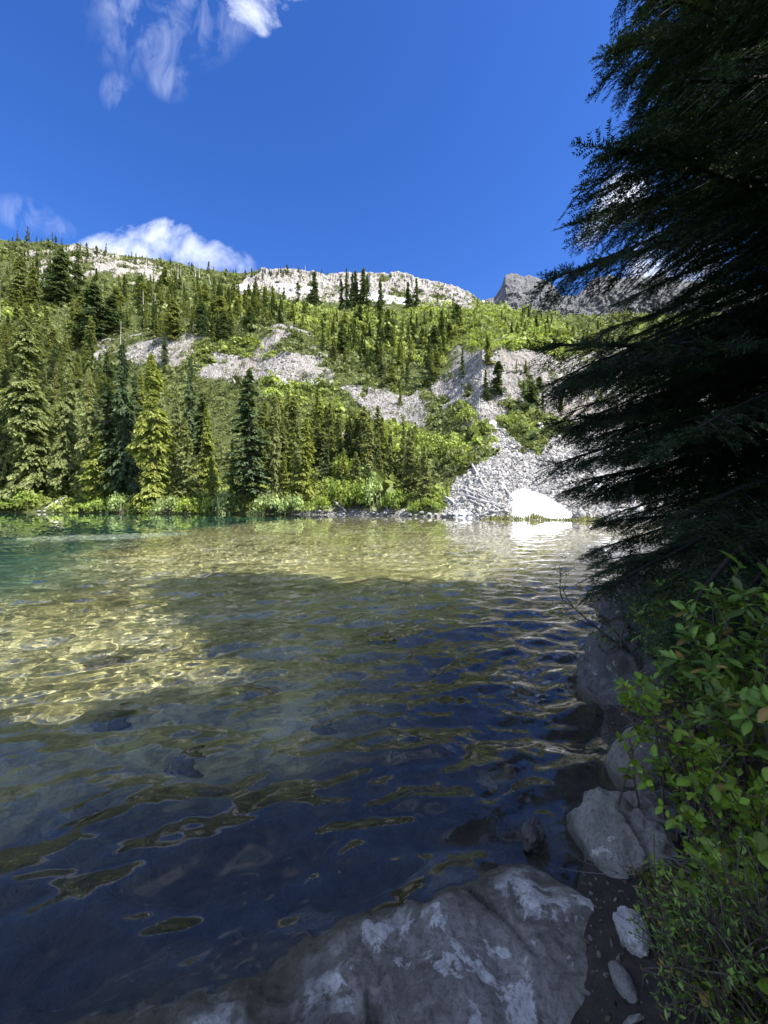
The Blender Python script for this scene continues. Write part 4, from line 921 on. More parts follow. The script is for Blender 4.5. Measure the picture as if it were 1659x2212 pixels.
# ------------------------------------------------------------------ foreground boulders
def m_boulder(name, cols, lich, lsc, dark=(.035, .03, .028), wet=True, lth=.56):
    m, t, b, o = new_mat(name); p = objpos(t)
    g = N(t, 'ShaderNodeNewGeometry'); sp = N(t, 'ShaderNodeSeparateXYZ'); t.links.new(g.outputs['Position'], sp.inputs[0])
    n1 = noise(t, 3.2, 8, .66, .6, p); n2 = noise(t, lsc, 8, .66, .5, p); n3 = noise(t, 52, 8, .8, 0, p); n4 = noise(t, 5.2, 6, .6, 1.0, p)
    c = ramp(t, n1, [(.32, cols[0]), (.5, cols[1]), (.68, cols[2])])
    c = mixc(t, mth(t, 'MULTIPLY', step(t, n4, .54, .60), .65), c, cols[0])
    c = mixc(t, mth(t, 'MULTIPLY', step(t, n2, lth, lth + .025), .92), c, lich)
    c = mixc(t, step(t, n3, .58, .34), c, mixc(t, .6, c, dark))
    sp_n = noise(t, 120, 3, .7, 0, p); c = mixc(t, mth(t, 'MULTIPLY', step(t, sp_n, .6, .75), .35), c, (.5, .5, .48))
    # algae and damp at the waterline
    zz = mth(t, 'ADD', sp.outputs[2], mth(t, 'MULTIPLY', mth(t, 'SUBTRACT', n1, .5), .12))
    c = mixc(t, mth(t, 'MULTIPLY', step(t, zz, .07, .02), .75 if 'drown' not in name else 0.0), c, (.055, .055, .035))
    t.links.new(c, b.inputs['Base Color'])
    rg = N(t, 'ShaderNodeMapRange'); t.links.new(zz, rg.inputs[0]); rg.inputs[1].default_value = .02; rg.inputs[2].default_value = .08; rg.inputs[3].default_value = .25; rg.inputs[4].default_value = .8
    t.links.new(rg.outputs[0], b.inputs['Roughness'])
    h = mth(t, 'ADD', mth(t, 'MULTIPLY', n1, 1.0), mth(t, 'ADD', mth(t, 'MULTIPLY', n3, .4), mth(t, 'MULTIPLY', step(t, n2, lth, lth + .03), .06)))
    bump(t, b, h, .035, 1.0); return m
M['b_big'] = m_boulder('granite with lichen', ((.15, .135, .115), (.33, .305, .265), (.50, .475, .43)), (.78, .77, .73), 3.4, lth=.53)
M['b_grey'] = m_boulder('grey boulder', ((.16, .155, .13), (.28, .27, .24), (.40, .39, .35)), (.58, .57, .53), 5.0, lth=.60)
M['b_dark'] = m_boulder('dark boulder', ((.05, .05, .05), (.10, .10, .10), (.17, .17, .168)), (.30, .31, .30), 7.0, lth=.60)
M['b_drown'] = m_boulder('drowned rock', ((.07, .068, .045), (.14, .135, .09), (.22, .21, .14)), (.26, .25, .17), 7.0, dark=(.05, .05, .035))
M['b_white'] = m_boulder('white stone', ((.40, .40, .40), (.58, .58, .57), (.70, .70, .69)), (.75, .75, .74), 12.0, lth=.5)
def dome(name, c, outline, H, mat, seed, label, skirt=.55, steep=2.2, tilt=(0, 0), cracks=(), rough=.03, nr=90, na=220, cat='boulder', group=None, slump=1.0):
    """a rounded boulder: outline is its footprint at the ground or water level, H its height, skirt how far it goes below"""
    c = np.array(c, float); O = np.array(outline, float) - c[:2]; an = np.arctan2(O[:, 1], O[:, 0]); rr = np.hypot(O[:, 0], O[:, 1]); i = np.argsort(an); an, rr = an[i], rr[i]
    th = np.linspace(-math.pi, math.pi, na, endpoint=False)
    ra = np.interp(th, np.concatenate([an - 2 * math.pi, an, an + 2 * math.pi]), np.tile(rr, 3))
    kk = np.hanning(13); kk /= kk.sum(); ra = np.convolve(np.concatenate([ra[-6:], ra, ra[:6]]), kk, 'valid')
    s = np.linspace(0.0, 1.55, nr)[:, None]
    R = s * ra[None]
    prof = np.where(s < 1, H * (1 - s ** steep) ** .8, -skirt * ((s - 1) / .55) ** slump)
    X = c[0] + R * np.cos(th)[None]; Y = c[1] + R * np.sin(th)[None]
    Z = prof + (tilt[0] * (X - c[0]) + tilt[1] * (Y - c[1])) * np.clip(1.2 - s, 0, 1)
    f1 = fbm(X * 2.2 + seed, Y * 2.2, Z * 2.2, 4, seed); f2 = fbm(X * 9 + seed, Y * 9, Z * 9, 4, seed + 5, .6)
    Z = Z + f1 * rough * 3.0 + f2 * rough * .8 - np.maximum(fbm(X * 4.2, Y * 4.2, Z * 4.2, 3, seed + 6, ridged=True) - .35, 0) * rough * 1.3
    X = X + fbm(X * 3, Y * 3, Z * 3 + 9, 3, seed + 7) * rough * 2 * np.clip(s, 0, 1); Y = Y + fbm(X * 3 + 4, Y * 3, Z * 3, 3, seed + 8) * rough * 2 * np.clip(s, 0, 1)
    for (x1, y1, x2, y2, dp, wd) in cracks:
        ex, ey = x2 - x1, y2 - y1; tt = np.clip(((X - x1) * ex + (Y - y1) * ey) / (ex * ex + ey * ey), 0, 1)
        dd = np.hypot(X - x1 - tt * ex, Y - y1 - tt * ey) + fbm(X * 8, Y * 8, None, 3, seed + 3) * .02; Z = Z - dp * np.exp(-(dd / wd) ** 2)
    V = np.stack([X, Y, Z], -1).reshape(-1, 3)
    i = np.arange(nr - 1)[:, None] * na; j = np.arange(na)[None]; k = (j + 1) % na
    F = np.stack([i + j, i + k, i + na + k, i + na + j], -1).reshape(-1, 4)[:, ::-1]
    bot = np.array([[c[0], c[1], Z.min() - .05]]); V = np.vstack([V, bot]); jj = np.arange(na); Fb = np.stack([(nr - 1) * na + jj, np.full(na, len(V) - 1), (nr - 1) * na + (jj + 1) % na], -1)
    V = V - np.array([c[0], c[1], 0]); o = mesh(name, V, [F, Fb], mat, smooth_=True); o.location = (c[0], c[1], c[2] if len(c) > 2 else 0)
    tag(o, label, cat, group); o.cycles.is_caustics_receiver = True; return o
dome('boulder', (.02, .72, -.0), [(-1.7, .3), (-1.6, .8), (-1.3, 1.03), (-.86, 1.17), (-.42, 1.33), (.02, 1.47), (.38, 1.63), (.62, 1.68), (.82, 1.52), (.82, 1.25), (.68, 1.02), (.62, .8), (.62, .4), (.6, -.1), (.2, -.4), (-.8, -.4)], .08, M['b_big'], 11,
     'big rounded tan rock with white lichen patches sloping under the water in front', skirt=.55, steep=3.4, slump=1.25, rough=.026, nr=150, na=420, cracks=[(.36, 1.55, .52, 1.28, .03, .012), (-.05, 1.2, .06, .8, .02, .012), (.42, 1.05, .46, .92, .03, .02)])
dome('boulder', (1.30, 1.78, .02), [(.90, 1.78), (.95, 1.93), (1.14, 2.0), (1.4, 2.05), (1.7, 1.95), (1.7, 1.6), (1.38, 1.42), (1.14, 1.42), (1.0, 1.50), (.92, 1.62)], .19, M['b_grey'], 22,
     'grey rounded boulder with dry heather draped over it, right of the big rock', skirt=.4, steep=3.0, rough=.05, cracks=[(1.15, 1.9, 1.3, 1.5, .02, .02)])
dome('boulder', (2.25, 3.25, 0), [(1.62, 3.2), (1.75, 3.55), (2.15, 3.95), (2.7, 4.0), (2.9, 3.4), (2.6, 2.7), (2.1, 2.45), (1.82, 2.72), (1.66, 2.95)], .47, M['b_dark'], 33,
     'dark blue-grey cracked boulder jutting into the water beneath the shrub leaves', skirt=.6, steep=2.5, rough=.065, tilt=(.12, 0), cracks=[(2.02, 2.5, 2.35, 3.9, .05, .025), (2.2, 2.5, 2.75, 3.3, .04, .02)])
dome('boulder', (2.02, 2.36, .0), [(1.78, 2.4), (1.86, 2.56), (2.1, 2.6), (2.3, 2.4), (2.2, 2.18), (1.95, 2.12), (1.82, 2.24)], .27, M['b_grey'], 44, 'small pale grey rock tucked against the cracked dark boulder', skirt=.3, rough=.02, nr=50, na=120)
dome('boulder', (4.0, 5.6, 0), [(3.15, 5.5), (3.3, 6.1), (3.9, 6.4), (4.8, 6.2), (4.9, 5.3), (4.2, 4.7), (3.5, 4.8), (3.25, 5.1)], .62, M['b_dark'], 55, 'farther dark boulder at the waterline below the hemlock tips', skirt=.6, rough=.05, tilt=(.1, 0))
dome('boulder', (1.52, 2.18, .12), [(1.36, 2.2), (1.42, 2.32), (1.6, 2.34), (1.72, 2.2), (1.66, 2.06), (1.46, 2.05)], .20, M['b_grey'], 56, 'small grey rock half hidden behind leaves above the draped boulder', skirt=.25, rough=.02, nr=40, na=100)
_w = one_rock('wet_stone', (.71, 1.80, .02), .085, 71, M['b_dark'], (.55, .7, .9), 4, .35); tag(_w, 'small black wet stone poking up between the two pale rocks', 'stone')
def stone(P, R, sq, seed, mat, label, rough=.16):
    o = one_rock('stone', P, R, seed, mat, sq, 4, rough); tag(o, label, 'stone'); return o
stone((.84, 1.27, gz1(.84, 1.27) + .03), .085, (.62, .8, .62), 3, M['b_white'], 'fist-sized rough white stone on the dark soil beside the big rock', .22)
stone((.735, 1.155, gz1(.735, 1.155) + .01), .075, (.42, .8, .40), 9, M['b_grey'], 'small oblong grey stone just below the white one', .06)
stone((.62, 1.78, -.10), .11, (1, .7, .5), 14, M['b_dark'], 'dark drowned stone touching the upper tip of the big rock')
# drowned rocks on the lake floor
def drowned():
    r = random.Random(12); spots = [(-.5, 3.3, .12), (.15, 3.0, .16), (-2.4, 3.4, .16), (-1.3, 4.0, .2), (1.25, 3.6, .15), (-3.4, 4.6, .25), (-1.5, 2.9, .12), (1.0, 4.6, .25), (-.1, 5.4, .25), (.75, 2.5, .16), (-1.9, 2.3, .15), (2.2, 6.4, .3)]
    lab = ['drowned stone seen through the water left of the middle', 'pale drowned stone catching sun rings in the middle of the near water', 'drowned stone in the sunlit shallows to the left', 'drowned stone at the upper rim of the sunlit shallows', 'drowned stone off the cracked dark boulder',
           'drowned stone farthest left in the sunlit shallows', 'drowned stone under the dark near water on the left', 'drowned stone beyond the shadow line toward the scree', 'drowned stone under the middle of the shadow line', 'brown drowned stone off the heather-draped boulder', 'drowned stone beside the lower rim of the sunlit shallows', 'drowned stone out from the farther dark boulder']
    for (x, y, R), l in zip(spots, lab):
        z = gz1(x, y); o = one_rock('stone', (x, y, z + R * .12), R, int(x * 10 + y * 7 + 50), M['b_drown'], (1, .85, .36), 3, .3); tag(o, l, 'stone', 'drowned stones of the near lake floor'); o.cycles.is_caustics_receiver = True
drowned()

# ------------------------------------------------------------------ the hemlock over the bank
def spray(seed, needles=True):
    """one flat drooping spray of needles, 1 unit long along +x"""
    r = np.random.default_rng(seed); P = []; D = []; Ln = []
    def twig(a, b, n, l0):
        for s in np.linspace(.04, 1, n):
            p = a + (b - a) * s; d = norm(b - a)
            for sg in (-1, 1):
                sd = np.array([-d[1], d[0], 0]) * sg; P.append(p); D.append(norm(d * r.uniform(.5, 1.1) + sd * r.uniform(.6, 1.1) + np.array([0, 0, r.uniform(-.15, .55)]))); Ln.append(l0 * r.uniform(.75, 1.2))
    twig(np.zeros(3), np.array([1, 0, -.10]), 18, .10)
    for i, s in enumerate(np.linspace(.10, .82, 8)):
        sg = 1 if i % 2 else -1; a = np.array([s, 0, -.1 * s * s]); l = .46 * (1.05 - s) * r.uniform(.8, 1.2); an = sg * r.uniform(.6, .95)
        twig(a, a + np.array([math.cos(an) * l, math.sin(an) * l, -.05 * l]), max(4, int(l * 26)), .075)
    P = np.array(P); D = np.array(D); Ln = np.array(Ln); n = len(P)
    Sd = norm(np.cross(D, np.array([0, 0, 1.]) + r.normal(0, .5, (n, 3))))
    V = np.stack([P - Sd * .017, P + Sd * .017, P + D * Ln[:, None]], 1).reshape(-1, 3)
    return V, np.arange(n * 3).reshape(-1, 3)
def hemlock_meshes(seed, H, R, zlow, dens, main_dir=math.pi, spread=1.75, sprays=(1, 2, 3), step_=.16, prof=None, limit=None):
    r = np.random.default_rng(seed); sp = [spray(s) for s in sprays]; mb = MB(); add_tube(mb, np.stack([np.cumsum(r.normal(0, .015, 10)), np.cumsum(r.normal(0, .015, 10)), np.linspace(-.3, H, 10)], 1), H * .018 * (1 - .93 * np.linspace(0, 1, 10)) + .01, 10)
    O, Dr, Sc, Tn = [], [], [], []
    z = zlow
    while z < H - .25:
        f = (z - zlow) / (H - zlow); z += dens * (1 - .5 * f) * (.72 if z < 3 else 1) * r.uniform(.7, 1.3)
        az = main_dir + r.normal(0, spread) if r.uniform() < .8 else r.uniform(0, 6.28)
        L_ = R * (prof(z) if prof else (1 - f) ** .65) * r.uniform(.78, 1.04) * (1 + .14 * float(vnoise(np.array([z * 1.7]), np.array([.3]))[0])) * (1 - .42 * max(math.sin(az), 0)) + .15
        if limit and math.cos(az) < -.2:
            k_ = limit(z - .10 * L_); dn_ = k_ * math.sin(az) - math.cos(az)
            if dn_ > .1: L_ = min(L_, (5.7 - k_ * 4.1) / dn_ * r.uniform(.88, 1.04))
        n = 14; s = np.linspace(0, 1, n); dz = .10 * s - .27 * s ** 2.0 + .10 * np.maximum(s - .8, 0)     # rise a little, arch over, droop
        dz = dz * L_ * r.uniform(.4, 1.5); side = np.cumsum(r.normal(0, .03, n)) * s
        ca, sa = math.cos(az), math.sin(az)
        P = np.stack([ca * s * L_ - sa * side, sa * s * L_ + ca * side, z + dz], 1); add_tube(mb, P, .035 * (1 - f * .6) * (1 - .9 * s) * L_ / 3 + .003, 5)
        T = norm(np.gradient(P, axis=0))
        q = .10 if L_ < 2 else .22
        dist = q * L_
        front = math.cos(az - main_dir) > -.25
        while dist < L_:
            ss = dist / L_; dist += step_ * (1.0 if front else 2.2) * r.uniform(.7, 1.3); p = np.array([np.interp(ss, s, P[:, k]) for k in range(3)]); t_ = np.array([np.interp(ss, s, T[:, k]) for k in range(3)])
            if ss > .3: O.append(p); Dr.append(t_ + r.normal(0, .22, 3)); Sc.append(r.uniform(.2, .3)); Tn.append(1.0)
            for sg in (-1, 1):
                bl = (1.0 - ss) ** .7 * min(.30 * L_, .85) * r.uniform(.7, 1.2) + .16; an = sg * r.uniform(.65, 1.05)
                d = np.array([t_[0] * math.cos(an) - t_[1] * math.sin(an), t_[0] * math.sin(an) + t_[1] * math.cos(an), t_[2] - .12]); d /= np.linalg.norm(d)
                e = p + d * bl + [0, 0, -.22 * bl * bl]; add_tube(mb, [p, (p + e) / 2 + [0, 0, .03 * bl], e], [.006, .004, .002], 3)
                k = 0.0
                while k < bl:
                    w_ = k / bl; a2 = r.uniform(-.75, .75); dd = np.array([d[0] * math.cos(a2) - d[1] * math.sin(a2), d[0] * math.sin(a2) + d[1] * math.cos(a2), d[2] - .10 - .12 * w_ + r.normal(0, .10)])
                    O.append(p + (e - p) * w_); Dr.append(dd); Sc.append(r.uniform(.19, .29)); Tn.append(r.uniform(.7, 1.3)); k += .105 if front else .24
        for _ in range(7): O.append(P[-1 - _ // 4] - T[-1] * .04 * _); Dr.append(T[-1] + r.normal(0, .25, 3)); Sc.append(r.uniform(.2, .3)); Tn.append(1.2)
    O = np.array(O); Dr = norm(np.array(Dr)); Sc = np.array(Sc); Tn = np.array(Tn); up = norm(np.array([0, 0, 1.]) + r.normal(0, .28, O.shape)); Y_ = norm(np.cross(up, Dr)); Z_ = np.cross(Dr, Y_)
    which = r.integers(0, len(sp), len(O)); Vs, Fs, Ts, off = [], [], [], 0
    for k, (v, f_) in enumerate(sp):
        i = np.nonzero(which == k)[0]; Rm = np.stack([Dr[i], Y_[i], Z_[i]], -1) * Sc[i][:, None, None]
        V = np.einsum('nij,kj->nki', Rm, v) + O[i][:, None]; Vs.append(V.reshape(-1, 3)); Fs.append((f_[None] + (np.arange(len(i)) * len(v))[:, None, None]).reshape(-1, 3) + off); Ts.append(np.repeat(Tn[i], len(v))); off += len(i) * len(v)
    V = np.concatenate(Vs); F = np.concatenate(Fs); print('hemlock tris', len(F), 'sprays', len(O))
    return V, F, np.concatenate(Ts), mb
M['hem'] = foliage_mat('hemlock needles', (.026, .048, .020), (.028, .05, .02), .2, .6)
def near_hemlock():
    # silhouette reach towards the lake measured against height
    pf = lambda z: float(np.interp(z, [.2, .9, 1.5, 1.9, 2.6, 3.6, 4.6, 6.0, 7.8, 9.5, 11.5, 13], [.82, .93, 1.02, 1.05, 1.06, 1.04, .95, .80, .68, .55, .32, .1]))
    lim = lambda z: float(np.interp(z, [.7, 1.0, 1.76, 2.2, 2.7, 3.3, 3.7, 4.2, 4.7, 5.1, 5.6, 6.0, 7.5], [.53, .48, .45, .465, .475, .45, .45, .52, .60, .63, .64, .65, .64]))     # the shore side of the crown is uneven: long low boughs, shorter ones above
    V, F, T, mb = hemlock_meshes(41, 12.4, 4.35, .40, .050, prof=pf, limit=lim, step_=.165, spread=1.15)
    r = empty('hemlock_tree', (5.7, 4.1, gz1(5.7, 4.1)), 0, label='near dark hemlock overhanging the bank, its drooping boughs filling the right side', cat='tree')
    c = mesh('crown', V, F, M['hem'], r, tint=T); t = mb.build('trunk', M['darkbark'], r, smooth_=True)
    r2 = empty('hemlock_tree', (8.6, 3.0, gz1(8.6, 3.0)), -.15, label='second dark hemlock seen through the gaps between the near boughs', cat='tree'); r2.scale = (1.0, 1.0, .78)
    for me, nm in ((c.data, 'crown'), (t.data, 'trunk')): q = bpy.data.objects.new(nm, me); C.objects.link(q); q.parent = r2
    # the wood on the bank behind the camera that shades this shore
    cm, tm, H = PROTO['big'][0]; cm2, tm2, H2 = PROTO['big'][1]
    for i, (x, y, h, wd) in enumerate(SHADE):
        a, b, hh = ((cm, tm, H), (cm2, tm2, H2))[i % 2]; s = h / hh
        q = empty('hemlock_tree', (x, y, gz1(x, y)), i * 1.3, label='tall hemlock of the dark wood behind the viewer on the bank', cat='tree', group='hemlocks behind the viewer'); q.scale = (s * wd, s * wd, s)
        for me, nm in ((mesh_with(a, M['fol_dark']), 'crown'), (b, 'trunk')): k = bpy.data.objects.new(nm, me); C.objects.link(k); k.parent = q
SHADE = [(6.9, .9, 11.2, 1.2), (6.6, -1.3, 10.8, 1.5), (5.6, -2.9, 13.5, 1.6), (4.2, -1.6, 8, 1.8), (8.5, -3.6, 15.5, 1.5), (12.0, -.6, 18, 1.5), (11.5, -6.0, 19, 1.4), (10.3, 2.0, 12, 1.3), (4.0, -6, 14, 1.5), (9.4, .2, 11.5, 1.4)]
near_hemlock()

# ------------------------------------------------------------------ leafy shrubs on the bank
def leaf_tpl(n=6, w=.26, fold=.10, curl=.22):
    """one leaf, 1 unit long along +x, folded at the midrib; three rows of points"""
    s = np.linspace(0, 1, n); ww = w * np.sin(np.pi * s ** 1.15) ** .8 * (1 - .15 * s); ww[0] = .012; ww[-1] = .004
    z = -curl * s ** 2
    V = np.stack([np.stack([s, ww, z + fold * ww / w * .5], 1), np.stack([s, 0 * s, z], 1), np.stack([s, -ww, z + fold * ww / w * .5], 1)], 1).reshape(-1, 3)
    F = []
    for i in range(n - 1):
        for k in (0, 1): a = i * 3 + k; F.append((a, a + 1, a + 4, a + 3))
    return V, np.array(F)
def m_leaf(name, c1, c2, tr=.4):
    m, t, b, o = new_mat(name); tn = attr(t, 'tint'); p = objpos(t)
    hue = attr(t, 'hue'); c = mixc(t, hue, c1, c2); c = mixc(t, step(t, hue, 1.3, 1.5), c, (.32, .22, .06)); c = mixc(t, 1.0, c, N_val(t, tn), 'MULTIPLY')
    c = mixc(t, mth(t, 'MULTIPLY', step(t, noise(t, 60, 3, .6, 0, p), .5, .75), .3), c, (.10, .12, .03))
    t.links.new(c, b.inputs['Base Color']); b.inputs['Roughness'].default_value = .42; b.inputs['Specular IOR Level'].default_value = .45
    T_ = N(t, 'ShaderNodeBsdfTranslucent'); t.links.new(mixc(t, 1.0, c, (1.6, 1.5, .5), 'MULTIPLY'), T_.inputs[0]); mx = N(t, 'ShaderNodeMixShader'); mx.inputs[0].default_value = tr
    t.links.new(b.outputs[0], mx.inputs[1]); t.links.new(T_.outputs[0], mx.inputs[2]); t.links.new(mx.outputs[0], o.inputs[0]); return m
M['leaf'] = m_leaf('shrub leaf', (.16, .29, .032), (.25, .37, .04)); M['leaf_dark'] = m_leaf('broad leaf', (.13, .24, .045), (.20, .31, .05), .38)
LT = [leaf_tpl(6, .25, .10, .22), leaf_tpl(6, .29, .16, .10), leaf_tpl(6, .22, .06, .34)]
def shrub(base, tips, leafL, mat, label, seed, whorl=(4, 6), nodes=5, narrow=1.0, spread=.25, name='leafy_shrub', cat='shrub', stemr=.006, droop=.12, lean=(-.5, -.25)):
    r = np.random.default_rng(seed); bx, by = base; bz = gz1(bx, by); mb = MB(); O, D, Up, Sc = [], [], [], []
    for tx, ty, tz in tips:
        A = np.array([bx + r.normal(0, .12), by + r.normal(0, .12), bz - .05]); E = np.array([tx, ty, tz], float); A[:2] = A[:2] * .6 + E[:2] * .4 + r.normal(0, .05, 2); A[2] = gz1(A[0], A[1]) - .05
        n = 9; s = np.linspace(0, 1, n)[:, None]; mid = (A + E) / 2 + np.array([0, 0, .15]) + r.normal(0, .05, 3); P = (1 - s) ** 2 * A + 2 * s * (1 - s) * mid + s ** 2 * E
        P[1:-1] += r.normal(0, .008, (n - 2, 3)); add_tube(mb, P, np.linspace(stemr, .0016, n), 5)
        ends = [(P[-1], norm(P[-1] - P[-2]))]
        for k in range(nodes):
            f = r.uniform(.35, .97); q = np.array([np.interp(f, s[:, 0], P[:, c]) for c in range(3)]); d = norm(norm(P[-1] - P[0]) + r.normal(0, .8, 3) + [0, 0, .25]); l = r.uniform(.05, .22) * spread / .25
            e = q + d * l; add_tube(mb, [q, (q + e) / 2 + [0, 0, .01], e], [.0022, .0018, .0013], 4); ends.append((e, norm(d + [0, 0, .2])))
        for e, d in ends:
            m_ = r.integers(*whorl) + 1; a0 = r.uniform(0, 6.28); u = norm(np.cross(d, [.3, .2, 1.])); v = np.cross(d, u)
            for i in range(m_):
                a = a0 + i * 2.4 + r.normal(0, .2); op = r.uniform(.5, 1.25); dd = norm(d * math.cos(op) + (u * math.cos(a) + v * math.sin(a)) * math.sin(op) + [0, 0, .1 - droop])
                O.append(e - d * .010 * i); D.append(dd); up = norm(d * 1.0 + np.array([lean[0] * .25, -.1, .55]) + r.normal(0, .25, 3)); Up.append(up); Sc.append(leafL * r.uniform(.40, 1.2) * (1 - .05 * i))
    O = np.array(O); D = norm(np.array(D)); Up = np.array(Up); Sc = np.array(Sc); Y_ = norm(np.cross(Up, D)); Z_ = np.cross(D, Y_); k = r.integers(0, 3, len(O)); tn = r.uniform(.4, 1.3, len(O)); hu = np.where(r.uniform(0, 1, len(O)) < .05, 1.6, r.uniform(0, 1, len(O)))
    Vs, Fs, Ts, Hs, off = [], [], [], [], 0
    for j, (v, f) in enumerate(LT):
        i = np.nonzero(k == j)[0]; v2 = v * [1, narrow, 1]; Rm = np.stack([D[i], Y_[i], Z_[i]], -1) * Sc[i][:, None, None]; V = np.einsum('nij,kj->nki', Rm, v2) + O[i][:, None]
        Vs.append(V.reshape(-1, 3)); Fs.append((f[None] + (np.arange(len(i)) * len(v))[:, None, None]).reshape(-1, 4) + off); Ts.append((tn[i][:, None] * np.tile([.92, 1.3, .92], len(v) // 3)[None]).ravel()); Hs.append(np.repeat(hu[i], len(v))); off += len(i) * len(v)
    root = empty(name, (bx, by, bz), 0, label=label, cat=cat); of = np.array([bx, by, bz])
    mesh('foliage', np.concatenate(Vs) - of, np.concatenate(Fs), mat, root, smooth_=True, tint=np.concatenate(Ts), attrs=dict(hue=np.concatenate(Hs)))
    mb.V = [q - of for q in mb.V]; mb.build('stem', M['twig'], root, smooth_=True); return root
def tipsin(poly, yr, n, seed):
    """stem tips spread through the space the shrub fills: poly in view ratios (x/y, (z-h)/y), yr the range of distance"""
    r = random.Random(seed); out = []; pl = [(U(a), TT(b)) for a, b in poly]; xs = [p[0] for p in pl]; ys = [p[1] for p in pl]
    while len(out) < n:
        a, b = r.uniform(min(xs), max(xs)), r.uniform(min(ys), max(ys))
        if inpoly(np.array([a]), np.array([b]), pl)[0]:
            Y = r.uniform(*yr); z = CAM_H + b * Y
            if z > gz1(a * Y, Y) + .04: out.append((a * Y, Y, z))
            elif r.random() < .05: out.append((a * Y, Y, gz1(a * Y, Y) + .08))
    return out
SHR = [((2.6, 3.0), [(1365, 1290), (1440, 1250), (1560, 1290), (1600, 1400), (1420, 1420), (1370, 1340)], (2.4, 3.1), 38, .060, 'leaf_dark', 'olive-green shrub fringe reaching over the water above the cracked dark boulder', dict(narrow=.85, nodes=6)),
       ((1.9, 1.9), [(1480, 1300), (1540, 1245), (1670, 1250), (1680, 1480), (1500, 1480)], (1.55, 2.1), 26, .085, 'leaf_dark', 'tall broad-leaved shrub at the right edge right under the hemlock', dict(narrow=.85, nodes=4, whorl=(5, 7))),
       ((2.05, 2.4), [(1400, 1410), (1520, 1400), (1540, 1560), (1430, 1590), (1385, 1500)], (1.9, 2.5), 22, .055, 'leaf_dark', 'dull green shrub leaning across the top of the cracked dark boulder', dict(narrow=.85, nodes=5)),
       ((1.55, 1.6), [(1500, 1480), (1680, 1460), (1680, 1680), (1530, 1680)], (1.3, 1.7), 18, .075, 'leaf_dark', 'broad-leaved shrub in the middle of the right edge above dry twigs', dict(narrow=.9, nodes=4)),
       ((1.5, 1.7), [(1370, 1520), (1450, 1480), (1540, 1560), (1560, 1720), (1440, 1690), (1390, 1600)], (1.45, 1.85), 15, .052, 'leaf', 'bright green round-leaved sprigs beside the small pale rock', dict(narrow=1.25, nodes=4)),
       ((1.35, 1.4), [(1470, 1700), (1560, 1680), (1670, 1720), (1680, 1880), (1560, 1880), (1490, 1800)], (1.15, 1.5), 18, .050, 'leaf', 'bright round-leaved shrub hanging over the draped grey boulder', dict(narrow=1.3, nodes=4)),
       ((1.15, 1.15), [(1500, 1960), (1560, 1930), (1680, 1960), (1680, 2080), (1580, 2110), (1500, 2010)], (1.0, 1.15), 9, .046, 'leaf', 'lowest bright sprigs with round leaves over the moss', dict(narrow=1.35, nodes=3)),
       ((1.45, 1.15), [(1580, 1850), (1690, 1820), (1690, 1990), (1600, 1960)], (1.1, 1.25), 8, .048, 'leaf', 'round-leaved sprigs at the right edge between the two bright shrubs', dict(narrow=1.3, nodes=3)),
       ((3.6, 4.2), [(1370, 1275), (1500, 1235), (1660, 1240), (1660, 1330), (1400, 1310)], (3.3, 4.2), 50, .065, 'leaf_dark', 'dark shrub behind the fringe, in the shade beneath the hemlock boughs', dict(narrow=.85, nodes=6))]
for i, (b, poly, yr, n, ll, mt, lab, kw) in enumerate(SHR): shrub(b, tipsin(poly, yr, n, 300 + i), ll, M[mt], lab, 500 + i, **kw)
shrub((1.02, 1.0), tipsin([(1450, 1990), (1560, 1940), (1680, 1950), (1680, 2240), (1470, 2240)], (.92, 1.12), 46, 399), .019, M['leaf_dark'], 'low dark heath with tiny leaves at the bottom right corner', 599, narrow=.8, nodes=9, whorl=(4, 7), stemr=.0025, spread=.2)
def tw(name, cat, label, segs, mat, leaves=None):
    mb = MB()
    for P, r0, r1 in segs: add_tube(mb, P, np.linspace(r0, r1, len(P)), 5)
    c = np.array(segs[0][0][0], float); mb.V = [v - c for v in mb.V]; root = empty(name, tuple(c), 0, label=label, cat=cat); mb.build('stem', M[mat], root, smooth_=True)
    if leaves:
        O, sz, m2 = leaves; r = np.random.default_rng(4); O = np.array(O); n = len(O); D = norm(r.normal(0, 1, (n, 3)) + [0, 0, .5]); V, F = diamonds(O - c, D, norm(r.normal(0, 1, (n, 3))), sz * r.uniform(.6, 1.3, n), sz * .55 * np.ones(n), .2)
        mesh('foliage', V, F, M[m2], root, tint=np.repeat(r.uniform(.6, 1.2, n), 4))
    return root
def branchy(r, a, d, l, r0, depth, out, tips, fork=3, wob=.12, grav=0):
    n = 6; P = [np.array(a, float)]; d = norm(np.array(d, float))
    for i in range(n): d = norm(d + r.normal(0, wob, 3) + [0, 0, grav]); P.append(P[-1] + d * l / n)
    out.append((P, r0, r0 * .35 if depth else r0 * .3)); tips.append(P[-1])
    if depth > 0:
        for k in range(fork):
            i = r.integers(1, n + 1); dd = norm(d + r.normal(0, .55, 3)); branchy(r, P[i], dd, l * r.uniform(.35, .65), r0 * .5, depth - 1, out, tips, fork, wob, grav)
    elif r.random() < .8: tips.extend(P[2:-1])
